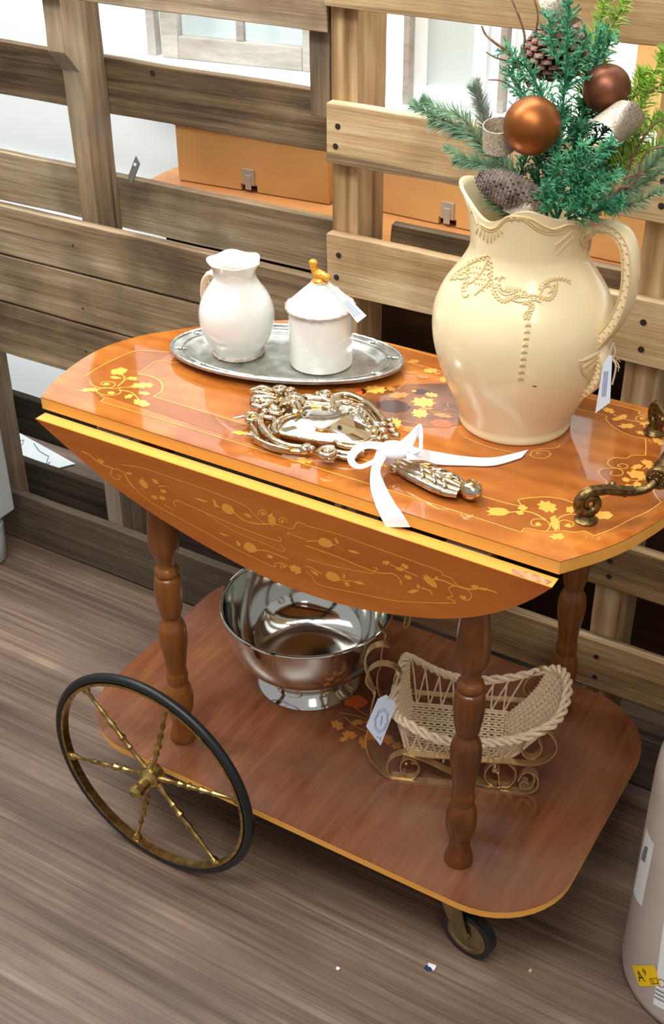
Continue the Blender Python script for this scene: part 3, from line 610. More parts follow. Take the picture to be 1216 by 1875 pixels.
# middle right cartouche
for (x, y), rx, ry, ro in [((1045, 968), 13, 5.5, 15), ((1060, 1000), 9, 5, 40), ((965, 1000), 12, 5, -10), ((965, 1062), 20, 9, 12), ((878, 1100), 8, 4.5, 15), ((972, 1136), 8, 4.5, 20), ((915, 1160), 17, 6, 5), ((1060, 1090), 10, 5, 0), ((1100, 1030), 12, 7, 0)]: it.petals(c6([(x, y)])[0], rx, ry, ro, 6, .4)
it.line(c6([(1010, 1020), (1035, 1000), (1040, 980)]), 1.8); it.line(c6([(900, 1100), (950, 1105), (1040, 1100)]), 1.8); it.line(c6([(935, 1145), (960, 1115), (1000, 1095)]), 1.8)
# far right cartouche
for (x, y), rx, ry, ro in [((745, 560), 13, 5, 15), ((850, 612), 11, 5, -15), ((800, 628), 8, 3.5, 0), ((885, 682), 17, 5, 0), ((1000, 735), 11, 3.5, 10), ((1040, 655), 14, 5, -10), ((1130, 800), 14, 6, 30)]: it.petals(c6([(x, y)])[0], rx, ry, ro, 6, .45)
it.line(c6([(770, 580), (820, 615), (900, 635), (980, 650), (1060, 640)]), 1.9); it.spiral(c6([(1000, 622)])[0], 14, 1.3, .5, 1.8, .5); it.line(c6([(1020, 670), (1035, 720), (1100, 760), (1170, 770)]), 1.9)
it.mb.build('inlay', M['inlay'], tt, smooth=False, label='pale maple scroll inlay')
# centre bouquet
c7 = lambda P: sc4(P, 600, 620, 4.677)
bqg = Inlay(lambda u, v: (lambda p: (p[0], p[1], p[2]-.00018))(onz(u, v, HT+EPS)), UZ)
bqg.poly([tuple(p) for p in cr(c7([(300, 500), (460, 430), (600, 400), (850, 385), (1100, 400), (1300, 560), (1200, 720), (900, 760), (640, 740), (420, 640)]), 3, True)])
bqg.mb.build('inlay_ground', M['bouquet_ground'], tt, smooth=False, label='dark oval ground of the centre bouquet')
b1, b2, b3, b4 = [Inlay(fr_top, UZ, (nm_, M[mm_])) for nm_, mm_ in (('inlay_leaf', 'inlay'), ('inlay_leaf', 'inlay_tan'), ('inlay_flower', 'inlay_red'), ('inlay_flower', 'inlay_plum'))]
for (x, y), rx, ry, ro in [((410, 436), 22, 8, 3), ((820, 545), 24, 10, 4), ((790, 640), 17, 9, 5), ((890, 482), 14, 4.5, 8), ((580, 722), 13, 10, 20), ((990, 350), 8, 6, 0), ((880, 275), 15, 5, 0), ((740, 450), 5, 2.2, 0)]: b1.petals(c7([(x, y)])[0], rx, ry, ro, 8, .45)
for (x, y), rx, ry, ro in [((610, 484), 21, 6, -4), ((820, 322), 15, 5, 4), ((735, 196), 12, 4, -5), ((720, 292), 14, 3, 3), ((940, 300), 8, 3, 0), ((150, 440), 24, 5, 3), ((990, 660), 20, 4, 8), ((840, 600), 16, 3, 0), ((545, 430), 9, 4, 10), ((700, 775), 14, 6, 0)]: b2.petals(c7([(x, y)])[0], rx, ry, ro, 7, .4)
for (x, y), rx, ry, ro in [((975, 728), 22, 8, 6), ((835, 242), 6, 2.5, 0), ((262, 450), 10, 6, 40)]: b3.petals(c7([(x, y)])[0], rx, ry, ro, 6, .25)
for (x, y), rx, ry, ro in [((560, 578), 33, 12, 4), ((300, 452), 7, 5, 0), ((800, 455), 16, 5, 0)]: b4.petals(c7([(x, y)])[0], rx, ry, ro, 9, .18)
for L_ in ([(630, 335), (690, 350), (730, 385)], [(860, 620), (960, 625), (1050, 600), (1110, 620)], [(1035, 590), (1030, 555), (1070, 550)], [(900, 640), (1000, 640), (1110, 655)], [(640, 700), (740, 720), (860, 740)], [(600, 430), (640, 400), (690, 370)]): b2.line(c7(L_), 1.8)
# stems near the mirror
for L_ in ([(230, 690), (330, 700), (440, 690)], [(600, 790), (700, 760), (780, 770)]): b2.line(sc4(L_, 420, 690, 5.067), 2)
for (x, y), rx, ry in [((700, 775), 17, 6), ((110, 520), 20, 4), ((640, 700), 10, 4)]: b1.petals(sc4([(x, y)], 420, 690, 5.067)[0], rx, ry, 5, 7, .45)
b2.mb.build('inlay_stems', M['inlay_tan'], tt, smooth=False, kind='stuff')
# leaf marquetry
A = lambda P: sc4(P, 120, 800, 2.764); B = lambda P: sc4(P, 560, 900, 2.643)
il = Inlay(fr_leaf, (0, -1, 0))
il.line(A([(280, 140), (400, 160), (560, 215), (720, 270), (880, 335), (925, 360), (960, 400), (1010, 440)]), 1.5); il.line(B([(0, 165), (150, 205), (330, 270), (500, 330), (650, 385), (660, 402), (705, 420), (720, 440), (745, 460)]), 1.5)
il.line(A([(300, 190), (325, 235), (360, 270), (440, 335), (550, 398), (700, 478), (850, 560), (1050, 655), (1060, 640), (1100, 640), (1130, 660)]), 1.5)
il.line(B([(0, 385), (30, 410), (70, 452), (250, 492), (450, 530), (700, 540), (720, 530), (685, 515), (710, 505), (692, 470), (715, 458), (755, 462), (795, 485), (800, 512), (780, 526), (750, 515), (752, 500)]), 1.6)
il.line(A([(560, 355), (548, 335), (565, 322), (620, 345), (700, 380), (900, 465), (1070, 525), (1090, 515), (1080, 505)]), 1.7); il.line(A([(700, 380), (850, 475), (1020, 545), (1060, 565), (1100, 580), (1110, 565), (1090, 550)]), 1.4)
il.line(B([(0, 262), (150, 315), (330, 388), (420, 398), (455, 425), (462, 452)]), 2); il.line(B([(0, 325), (150, 365), (330, 398)]), 1.5); il.line(B([(330, 388), (345, 372), (325, 368)]), 1.6)
il.line(A([(80, 72), (120, 90), (150, 115), (190, 140), (240, 160)]), 2.4, False); il.line(A([(240, 160), (228, 180), (240, 205), (268, 215), (280, 200), (262, 195)]), 1.7); il.line(A([(240, 160), (290, 175), (320, 220), (355, 265)]), 1.7)
il.petals(A([(180, 122)])[0], 8, 3.5, 30, 5, .5); il.petals(A([(322, 185)])[0], 7, 3, 10, 5, .5); il.tulip(*A([(420, 262), (375, 215)]), 11); il.petals(A([(455, 225)])[0], 9, 3.4, 35, 4, .4)
for c_ in [(450, 305), (490, 310), (495, 275)]: il.petals(A([c_])[0], 7, 4, 20, 5, .45)
il.line(A([(470, 250), (510, 250), (540, 270), (580, 290)]), 2, True); il.line(A([(500, 345), (540, 365), (570, 385)]), 2, True)
for L_ in ([(650, 308), (700, 325), (735, 335)],): il.drop(*A([L_[0], L_[2]]), 4)
il.petals(A([(822, 365)])[0], 14, 8.5, 35, 3, .12); il.petals(A([(755, 330)])[0], 7, 3, 60, 5, .4); il.petals(A([(765, 350)])[0], 7, 2.5, 20, 4, .4); il.petals(A([(925, 398)])[0], 9, 3.2, 30, 4, .3)
il.line(A([(850, 380), (900, 420), (970, 440), (1040, 440)]), 2.4); il.petals(A([(1045, 420)])[0], 8, 14, -20, 6, .45)
il.spiral(A([(1000, 385)])[0], 9, 1.3, 2.5, 1.8, .8); il.spiral(A([(1095, 425)])[0], 9, 1.3, .5, 1.8, .8, -1)
il.line(A([(1060, 440), (1110, 455), (1150, 465), (1165, 440), (1180, 432), (1216, 445)]), 1.7); il.line(A([(1130, 500), (1125, 485), (1160, 500), (1216, 520)]), 1.7)
il.petals(A([(935, 560)])[0], 14, 8.5, 30, 3, .12); il.petals(A([(875, 540)])[0], 7, 3.2, 50, 5, .4); il.drop(*A([(775, 485), (835, 505)]), 3.6); il.petals(A([(1035, 605)])[0], 6, 4, 20, 5, .3)
il.line(A([(960, 575), (1010, 575), (1080, 600), (1130, 620)]), 2); il.petals(A([(1165, 670)])[0], 14, 8, 30, 6, .4); il.spiral(A([(1105, 655)])[0], 7, 1.2, 2, 1.6, .8)
il.line(B([(0, 240), (60, 240), (110, 250)]), 2); il.petals(B([(95, 248)])[0], 15, 8.5, 20, 3, .12); il.petals(B([(150, 240)])[0], 7, 3, 60, 5, .4); il.line(B([(125, 255), (160, 268), (190, 298)]), 2, True); il.drop(*B([(200, 283), (270, 303)]), 5)
il.petals(B([(130, 412)])[0], 15, 8.5, 25, 3, .12); il.petals(B([(185, 410)])[0], 6, 3, 80, 4, .4); il.petals(B([(200, 448)])[0], 7, 4, 40, 4, .4); il.drop(*B([(230, 435), (292, 450)]), 6); il.line(B([(150, 425), (190, 430), (230, 435)]), 2)
il.petals(B([(45, 395)])[0], 9, 3, 35, 4, .3); il.line(B([(0, 360), (30, 370), (80, 400)]), 2)
for c_, a_ in [((390, 345), 10), ((480, 362), 30), ((455, 375), 10), ((495, 415), 20)]: il.petals(B([c_])[0], 8.5, 4.5, a_, 5, .45)
il.line(B([(400, 350), (460, 375), (545, 412)]), 1.8); il.tulip(*B([(640, 468), (568, 405)]), 12); il.petals(B([(520, 483)])[0], 12, 4, -10, 4, .4); il.line(B([(560, 465), (600, 480), (612, 500)]), 2.4); il.petals(B([(545, 460)])[0], 5, 3, 70, 4, .3)
il.line(B([(610, 425), (660, 430), (720, 455), (790, 472), (860, 470), (925, 490)]), 2.6); il.petals(B([(820, 462)])[0], 10, 4.5, 15, 6, .55); il.petals(B([(860, 472)])[0], 9, 3.5, 10, 6, .55); il.petals(B([(765, 512)])[0], 5, 3.4, 20, 5, .1); il.petals(B([(632, 420)])[0], 4, 4, 0, 4, .3)
il.mb.build('inlay', M['inlay2'], tt, smooth=False, label='golden vine inlay on the hanging leaf')
# shelf bouquet
c8 = lambda P: sc4(P, 600, 1130, 1.974)
s1 = Inlay(fr_shelf, UZ, ('inlay_leaf', M['inlay_shelf'])); s2 = Inlay(fr_shelf, UZ, ('inlay_flower', M['inlay_red']))
for (x, y), rx, ry, ro in [((35, 390), 14, 9, 30), ((80, 425), 15, 8, 10), ((130, 455), 14, 9, 60), ((110, 380), 13, 6, 0), ((60, 440), 10, 5, -20), ((160, 430), 16, 9, 0), ((210, 440), 18, 10, 20), ((150, 385), 10, 5, 20), ((250, 465), 12, 8, 0)]: s1.petals(c8([(x, y)])[0], rx, ry, ro, 6, .45)
for L_ in ([(40, 345), (100, 355), (170, 380)], [(60, 360), (110, 400), (170, 420)], [(100, 330), (150, 360), (200, 400)]): s1.line(c8(L_), 2)
s2.petals(c8([(100, 305)])[0], 24, 13, 5, 5, .25)
s1.mb.build('inlay_stems', M['inlay_shelf'], tt, smooth=False, kind='stuff')
#===OBJECTS
# ------------------------------------------------------------------ silver tray
TC = (-.1548, .1977); TA = math.radians(18.3); TE = (math.cos(TA), math.sin(TA)); TN = (-math.sin(TA), math.cos(TA))
def el(k, z, n=96, extra=None):
    P = []
    for i in range(n):
        a = 2*math.pi*i/n; kk = k+(extra(a) if extra else 0); x, y = .1605*kk*math.cos(a), .0835*kk*math.sin(a)
        P.append((TC[0]+x*TE[0]+y*TN[0], TC[1]+x*TE[1]+y*TN[1], z))
    return P
tr = thing('serving_tray', 'oval tarnished silver tray with ornate rim on the trolley top', 'tray', (TC[0], TC[1], HT))
rows = [(0.001, .7352), (.45, .7352), (.76, .7352), (.79, .7362), (.83, .7408), (.87, .7425), (.93, .7425), (.96, .7440), (1.0, .7432), (1.003, .7415), (.95, .7395), (.85, .7370), (.79, .7315), (.75, .7306), (.001, .7306)]
v = []; [v.extend(el(k, z)) for k, z in rows]; n = 96
MB().add(v, [(j*n+i, j*n+(i+1) % n, (j+1)*n+(i+1) % n, (j+1)*n+i) for j in range(len(rows)-1) for i in range(n)]).build('tray_dish', M['traym'], tr, ang=60)
rim = el(.985, .7445, 160); MB().tube(rim, [.0016+.0009*abs(math.sin(i*math.pi/2.5)) for i in range(160)], 6, True).build('gadroon_rim', M['traym'], tr)
MB().tube(el(.885, .7432, 120), .0010, 5, True).build('bead_line', M['traym'], tr)
mb = MB()
for k in range(10):
    a = 2*math.pi*k/10+.2; i = int(a/(2*math.pi)*96) % 96; c = el(.93, .7436)[i]
    for q in (-1, 1):
        for s_ in range(2):
            mb.sphere((c[0]+q*.006*(s_+.4)*TE[0], c[1]+q*.006*(s_+.4)*TE[1], c[2]), .0034-.001*s_, 8, 5, (1.3, .8, .6))
    mb.sphere(c, .0032, 8, 5, (1, 1.2, .8))
mb.build('shell_ornament', M['traym'], tr, kind='stuff')
TZ = .7355
# ------------------------------------------------------------------ small white jug
jx, jy = -.2196, .1805
jg = thing('cream_jug', 'small white glazed jug with fluted lip on the silver tray', 'jug', (jx, jy, TZ))
jp = [(.001, .0), (.030, .0), (.0325, .002), (.0322, .006), (.0335, .009), (.0420, .022), (.0485, .038), (.0505, .052), (.0495, .066), (.0440, .082), (.0350, .096), (.0290, .106), (.0275, .113), (.0290, .121), (.0330, .129), (.0345, .132)]
jp = smprof(jp)
def fluted(c, prof, zi, amp, lobes, spout, inner=.0035, n=72, mats=None, ph=0):
    vv = []; zt = prof[-1][1]
    def row(r, z, d=0):
        t = max(0, (z-zi)/(zt-zi))**1.5; R_ = []
        for i in range(n):
            a = 2*math.pi*i/n; w = math.cos(lobes*a+ph)
            sp = math.exp(-((math.atan2(math.sin(a-spout), math.cos(a-spout)))/.45)**2)
            rr = r+d+t*(amp*w+.010*sp); R_.append((c[0]+rr*math.cos(a), c[1]+rr*math.sin(a), c[2]+z+t*(amp*.9*w+.004*sp)))
        return R_
    for r, z in prof: vv += row(r, z)
    k = len(prof)
    inn = [p for p in reversed(prof) if p[1] > zt*.45]
    for r, z in inn: vv += row(max(.002, r-inner), z-.0005); k += 1
    f = [(j*n+i, j*n+(i+1) % n, (j+1)*n+(i+1) % n, (j+1)*n+i) for j in range(k-1) for i in range(n)]+[tuple(range(n)), tuple(range((k-1)*n, k*n))]
    return MB().add(vv, f)
fluted((jx, jy, TZ+.0002), jp, .100, .0013, 5, math.radians(-20), ph=1).build('body', M['porcelain'], jg, ang=70)
MB().tube(circle((jx, jy, TZ+.0035), .0335, (1, 0, 0), (0, 1, 0), 60), [.0022+.0005*math.sin(i*2.1) for i in range(60)], 6, True).build('foot_ring', M['taupe'], jg)
hd = [ony(u, v_, jy+.012) for u, v_ in ((402, 505), (388, 500), (378, 512), (376, 535), (379, 556), (384, 575))]
hd = cr(hd, 5); MB().tube(hd, [.0050+.0007*math.sin(i*1.9) for i in range(len(hd))], 10).build('handle', M['porcelain'], jg)
mb = MB()
for i in range(30):
    t = 3+i*.62; j = int(t); 
    if j+1 < len(hd): c = hd[j]+(hd[j+1]-hd[j])*(t-j); mb.tube(circle(c, .0062, (1, 0, .12), (0, 1, 0), 10), .0011, 4, True)
mb.tube(cr([hd[4], hd[4]+np.array((-.006, -.004, -.004)), hd[4]+np.array((-.004, -.006, -.014))], 4), .0011, 4)
mb.build('twine_wrap', M['twine'], jg, kind='stuff')
# ------------------------------------------------------------------ white lidded jar
ax_, ay_ = -.1078, .2120
ja = thing('lidded_jar', 'white cylindrical jar with cone lid and yellow bird knob on the silver tray', 'jar', (ax_, ay_, TZ))
MB().lathe((ax_, ay_, TZ+.0002), [(.001, 0), (.038, 0), (.0415, .0015), (.0422, .005), (.0420, .040), (.0418, .0755), (.040, .0772), (.001, .0772)], 64).build('body', M['porcelain'], ja)
MB().lathe((ax_, ay_, TZ+.0778), [(.001, 0), (.0425, 0), (.0445, .002), (.0445, .004), (.0415, .0068), (.034, .0145), (.024, .024), (.016, .031), (.0115, .0355), (.001, .036)], 64).build('lid', M['porcelain'], ja, ang=60)
MB().tube(circle((ax_, ay_, TZ+.0808), .0442, (1, 0, 0), (0, 1, 0), 80), [.0023+.0006*math.sin(i*1.7)+.0003*math.sin(i*.6) for i in range(80)], 6, True).build('lid_rim', M['taupe'], ja)
kz = TZ+.0778+.0362; mb = MB()
mb.lathe((ax_, ay_, kz), [(.0088, 0), (.0095, .003), (.007, .006)], 16)
mb.sphere((ax_-.001, ay_, kz+.010), .0085, 12, 8, (1.25, .85, .75), Matrix.Rotation(.35, 3, 'Y'))
mb.tube(cr([(ax_-.004, ay_, kz+.009), (ax_-.008, ay_-.001, kz+.016), (ax_-.0085, ay_-.002, kz+.0245)], 4), [.0062, .0056, .005, .0046, .0045, .0047, .0050, .0046, .003], 10)
mb.sphere((ax_-.0085, ay_-.002, kz+.0250), .0058, 10, 8, (1.1, .9, .8))
mb.tube(cr([(ax_+.002, ay_, kz+.010), (ax_+.010, ay_-.002, kz+.009), (ax_+.0165, ay_-.003, kz+.011)], 4), [.0058, .006, .0058, .005, .0045, .005, .0052, .004, .002], 8)
mb.build('bird_knob', M['gold'], ja)
MB().tube(circle((ax_, ay_, kz+.0015), .0105, (1, .1, .1), (0, 1, .15), 24), .0011, 5, True).build('twine', M['twine'], ja)
def tagthing(name, label, P, n, dot=None, grp=None, scribble=True):
    t = thing(name, label, 'tag', tuple(np.mean(P, 0)), grp); nn = Vector(n).normalized()
    MB().prism([Vector(p) for p in P], nn*.0007).build('card', M['tagm'], t, smooth=False); return t
def quadmap(P):
    a, b, c, d = [Vector(p) for p in P]   # u along a->b, v along a->d
    return lambda s, t: a*(1-s)*(1-t)+b*s*(1-t)+c*s*t+d*(1-s)*t
# jar tag: pale strip hanging from the knob to the right
yk = ay_-.030
Q = [ony(606, 527, ay_-.006), ony(617, 525, ay_-.006), ony(671, 578, ay_-.042), ony(654, 591, ay_-.042)]
t = tagthing('price_tag', 'pale blue paper tag hanging from the yellow bird knob of the jar', Q, (Vector(Q[1])-Vector(Q[0])).cross(Vector(Q[3])-Vector(Q[0])))
nq = (Vector(Q[1])-Vector(Q[0])).cross(Vector(Q[3])-Vector(Q[0])).normalized(); nq = nq if nq.y < 0 else -nq
qm = quadmap(Q); mb = MB()
for k in range(3): mb.tube([qm(.25+.22*k, s)+nq*.0011 for s in (.45, .55, .62, .7, .8, .88)], .0004, 4)
mb.build('writing', M['ink'], t, kind='stuff')
MB().tube([(ax_+.0085, ay_-.006, kz+.002), Q[0], Q[1]], .0006, 4).build('string', M['twine'], t)

# ------------------------------------------------------------------ cream pitcher
PX, PY = .1751, .2075
pt_ = thing('pitcher', 'large cream ceramic pitcher with embossed scrolls and big side handle on the trolley', 'pitcher', (PX, PY, HT))
bp_ = smprof([(.0640, .7300), (.0672, .7312), (.0688, .735), (.0688, .742), (.0705, .748), (.0750, .760), (.0850, .782), (.0955, .808), (.1035, .836), (.1062, .860), (.1040, .882), (.0960, .903), (.0850, .920), (.0750, .935), (.0685, .948), (.0662, .958)])
rimk = [(0, .0775, 1.000), (15, .0770, 1.004), (33, .0765, 1.010), (47, .0765, 1.011), (57, .0760, 1.017), (67, .0750, 1.022), (80, .0735, 1.020), (91, .0715, 1.010), (104, .0690, .9985), (119, .0675, .9985), (135, .0670, 1.002), (150, .0720, 1.009), (165, .083, 1.016), (180, .0905, 1.0215)]
def rimat(a):
    d = abs(math.degrees(math.atan2(math.sin(a), math.cos(a))))
    return np.interp(d, [k[0] for k in rimk], [k[1] for k in rimk]), np.interp(d, [k[0] for k in rimk], [k[2] for k in rimk])
n = 144; vv = []; k = 0
for r, z in bp_: vv += [(PX+r*math.cos(2*math.pi*i/n), PY+r*math.sin(2*math.pi*i/n), z) for i in range(n)]; k += 1
sm = lambda i: tuple(np.mean([rimat(2*math.pi*(i+q)/n) for q in range(-4, 5)], 0))
RM = [sm(i) for i in range(n)]
for j in range(1, 13):
    t = j/12
    for i in range(n):
        rr, zz = RM[i]; s = t**1.7; a = 2*math.pi*i/n
        r = .0662*(1-s)+rr*s; z = .958+(zz-.958)*t
        vv.append((PX+r*math.cos(a), PY+r*math.sin(a), z))
    k += 1
for j in range(12, -14, -1):
    for i in range(n):
        rr, zz = RM[i]; a = 2*math.pi*i/n
        if j >= 0: t = j/12; s = t**1.7; r = .0662*(1-s)+rr*s-.0042; z = .958+(zz-.958)*t-(.0 if j == 12 else .001)
        else: r = np.interp(.958+j*.006, [p[1] for p in bp_[8:]], [p[0] for p in bp_[8:]])-.0045; z = .958+j*.006
        vv.append((PX+r*math.cos(a), PY+r*math.sin(a), z))
    k += 1
body = MB().add(vv, [(j*n+i, j*n+(i+1) % n, (j+1)*n+(i+1) % n, (j+1)*n+i) for j in range(k-1) for i in range(n)]+[tuple(range(n)), tuple(range((k-1)*n, k*n))])
body.build('body', M['cream'], pt_, ang=75)
bvh = BVHTree.FromPolygons([Vector(p) for p in body.v], body.f[:(len(bp_)+11)*n])
def onbody(u, v_, lift=.0005):
    d = Vector(ray(u, v_)).normalized(); h = bvh.ray_cast(Vector(CAM), d)
    if h[0] is None: return None
    nn = h[1] if h[1].dot(d) < 0 else -h[1]
    return h[0]+nn*lift, nn
class Relief:
    def __init__(s): s.mb = MB()
    def line(s, P, r=.0012, taper=False, k=4):
        Q = [onbody(*p) for p in cr(P, k)]; Q = [q[0] for q in Q if q]
        if len(Q) > 1: s.mb.tube(Q, [r*(1 if not taper else max(.25, 1-i/len(Q))) for i in range(len(Q))], 6)
    def drop(s, P0, P1, w=.003, h=.0016):
        a, b = onbody(*P0), onbody(*P1)
        if not a or not b: return
        d = (b[0]-a[0]); L_ = d.length/2; d.normalize(); nn = a[1]; sd = d.cross(nn).normalized(); nn = sd.cross(d)
        s.mb.sphere((a[0]+b[0])/2, 1, 8, 6, (L_, w, h), Matrix((d, sd, nn)).transposed())
rl = Relief(); c2 = lambda P: [(770+x/2.7265, 300+y/2.7265) for x, y in P]
# rim mouldings
rimpx = c2([(235, 175), (262, 235), (300, 285), (345, 308), (380, 300), (410, 268), (440, 248), (500, 248), (560, 262), (610, 290), (660, 310), (700, 300), (745, 285), (800, 300)])
for off, rr in ((9, .0013), (16, .0009)): rl.line([(u, v_+off/1.6) for u, v_ in rimpx[2:]], rr)
rl.line(c2([(215, 120), (240, 190), (270, 250), (285, 300)]), .0012); rl.line(c2([(200, 90), (225, 170), (255, 240)]), .001)
for i in range(9):   # fan below the dip
    a = math.radians(-25+i*26); x, y = 350+62*math.sin(a-.9), 318+45*math.cos(a-.9)*.9
for i in range(8):
    x0 = 285+i*16; rl.drop(c2([(x0+5, 318+(3.5-abs(i-3.5))*6)])[0], c2([(x0-8+i*3, 350+(3.5-abs(i-3.5))*16)])[0], .0012, .0012)
for P in ([(480, 262), (520, 280), (570, 320), (620, 345), (680, 350), (740, 330), (770, 300)], [(560, 300), (610, 330), (670, 335), (720, 310), (740, 285)], [(520, 268), (590, 315), (640, 325), (690, 318)], [(760, 330), (720, 370), (680, 410), (665, 440)], [(740, 350), (700, 385), (665, 410)], [(765, 360), (725, 400), (680, 455)]): rl.line(c2(P), .0013, True)
rl.drop(c2([(455, 258)])[0], c2([(455, 285)])[0], .002); rl.drop(c2([(485, 255)])[0], c2([(490, 285)])[0], .002)
# left garland (lattice wing)
for P in ([(340, 455), (300, 470), (260, 495), (215, 520), (180, 545), (150, 580)], [(345, 460), (350, 510), (355, 560), (330, 600), (300, 630), (270, 655)], [(150, 580), (180, 570), (210, 575), (240, 560)], [(240, 560), (215, 600), (205, 640), (225, 665), (245, 650)], [(340, 475), (320, 520), (290, 560), (260, 590), (230, 600)]): rl.line(c2(P), .0011)
for i in range(5):
    for j in range(4):
        x, y = 262+i*17+j*4, 500+j*28+i*3
        rl.drop(c2([(x, y)])[0], c2([(x+3, y+20)])[0], .0014, .0011)
for i in range(4): rl.drop(c2([(185+i*16, 540-i*6)])[0], c2([(180+i*16, 565-i*6)])[0], .0013, .001)
# centre garland
for P in ([(360, 590), (362, 630), (380, 665), (410, 685), (440, 680), (480, 655), (520, 665), (560, 655), (600, 665), (640, 680), (665, 655), (675, 620), (680, 585)], [(380, 600), (400, 640), (430, 655), (470, 640)], [(600, 625), (620, 590), (650, 580), (670, 575), (700, 570), (740, 585)], [(590, 660), (610, 620), (640, 610), (655, 630), (635, 645)], [(370, 575), (385, 565), (395, 585)], [(400, 575), (408, 560), (420, 570)],
          [(510, 700), (540, 690), (565, 700), (560, 730), (530, 735), (515, 760), (545, 770)], [(460, 680), (500, 690), (560, 680), (600, 690)], [(500, 660), (515, 635), (530, 650)]): rl.line(c2(P), .0012)
for i in range(6): rl.drop(c2([(425+i*14, 605+i*2)])[0], c2([(430+i*14, 640)])[0], .0011, .0012)
for i in range(5): rl.drop(c2([(625+i*9, 590+i*9)])[0], c2([(640+i*9, 602+i*9)])[0], .0011, .0012)
for i in range(9):   # hanging bellflowers
    y = 790+i*33; x = 536-i*4.5
    for dx in (-13, 13): rl.drop(c2([(x, y)])[0], c2([(x+dx, y+25)])[0], .0016, .0016)
    rl.drop(c2([(x, y-4)])[0], c2([(x, y+24)])[0], .0012, .0015)
# shell at the foot of the handle
for e_ in ((800, 985), (806, 1018), (822, 1048), (846, 1068), (872, 1076)): rl.drop(c2([(905, 935)])[0], c2([e_])[0], .0042, .0030)
rl.line(c2([(795, 980), (800, 1015), (818, 1052), (848, 1074), (878, 1082)]), .0016)
rl.line(c2([(830, 440), (850, 415), (846, 370), (822, 345), (802, 365), (806, 400), (825, 405)]), .0024); rl.line(c2([(812, 335), (835, 305), (862, 300)]), .0022)
def leafy(P, step=12, L_=15, w=.0013):
    Q = cr(c2(P), 6)
    for i in range(1, len(Q)-1, 1):
        t = Q[i+1]-Q[i-1]; t /= max(1e-6, np.hypot(*t)); nn = np.array((-t[1], t[0])); sg = 1 if i % 2 else -1
        a = Q[i]; b = a+t*L_*.22+nn*sg*L_*.30; rl.drop(tuple(a), tuple(b), w, .0013)
leafy([(362, 600), (372, 650), (410, 685), (450, 672), (490, 660), (540, 660), (600, 668), (645, 672), (668, 640), (672, 600)])
leafy([(385, 590), (400, 630), (440, 645), (480, 632)]); leafy([(595, 640), (612, 600), (650, 578), (700, 572), (745, 588)]); leafy([(230, 500), (280, 478), (335, 465)]); leafy([(345, 470), (350, 530), (345, 590), (300, 635)]); leafy([(160, 578), (205, 545), (240, 515)]); leafy([(250, 520), (235, 580), (215, 640)])
leafy([(520, 690), (550, 700), (545, 740), (530, 775)], L_=18)
rl.mb.build('embossing', M['creamd'], pt_, kind='stuff')
# handle
hc = [(.2420, .2065, .9800), (.2480, .2035, .9900), (.2640, .1995, .9975), (.2830, .1960, .9960), (.2960, .1935, .9830), (.3025, .1920, .9560), (.3020, .1925, .9260), (.2940, .1935, .8960), (.2820, .1945, .8740), (.2745, .1950, .8600), (.2790, .1945, .8490), (.2830, .1945, .8330), (.2780, .1950, .8150), (.2670, .1960, .8000), (.2550, .1970, .7900)]
hs = cr(hc, 5); kk = len(hs)
mb = MB(); v = []; sec = 12
for i, p in enumerate(hs):
    a = Vector(hs[max(0, i-1)]); b = Vector(hs[min(kk-1, i+1)]); t = (b-a).normalized(); wv_ = Vector((.22, 1, 0)); wv_ = (wv_-t*wv_.dot(t)).normalized(); nn = t.cross(wv_)
    hw = .0125*(1.15 if i < 8 else 1)*(1 if i < kk-12 else 1-.25*(i-kk+12)/12); ht = .0062
    for j in range(sec):
        an = 2*math.pi*j/sec; cx_ = math.copysign(abs(math.cos(an))**.6, math.cos(an)); sx_ = math.copysign(abs(math.sin(an))**.8, math.sin(an))
        v.append(Vector(p)+wv_*hw*cx_+nn*ht*sx_)
mb.add(v, [(i*sec+j, i*sec+(j+1) % sec, (i+1)*sec+(j+1) % sec, (i+1)*sec+j) for i in range(kk-1) for j in range(sec)]+[tuple(range(sec)), tuple(range(kk*sec-sec, kk*sec))])
mb.build('handle', M['cream'], pt_, ang=80)
mb = MB()
for i in range(4, kk-4):
    if i % 1: continue
    p = Vector(hs[i]); a = Vector(hs[i-1]); b = Vector(hs[i+1]); t = (b-a).normalized(); wv_ = Vector((.22, 1, 0)); wv_ = (wv_-t*wv_.dot(t)).normalized()
    nn = t.cross(wv_)
    mb.sphere(p-wv_*.0118+nn*.0032*(1 if i % 2 else -.4), .0020, 7, 5, (1, .7, 1))
for off in (-.0048, .0052):
    mb.tube([Vector(hs[i])-Vector((.22, 1, 0)).normalized()*.0118+(Vector(hs[i+1])-Vector(hs[i-1])).normalized().cross(Vector((.22, 1, 0)).normalized())*off for i in range(2, kk-2)], .0010, 5)
mb.build('handle_beading', M['creamd'], pt_, kind='stuff')
MB().prism([onbody(u, v_, .0004)[0] for u, v_ in ((975, 706), (983, 706.5), (983, 708), (976, 707.5))], (0, -.0002, 0)).build('glaze_chip', M['nail'], pt_)
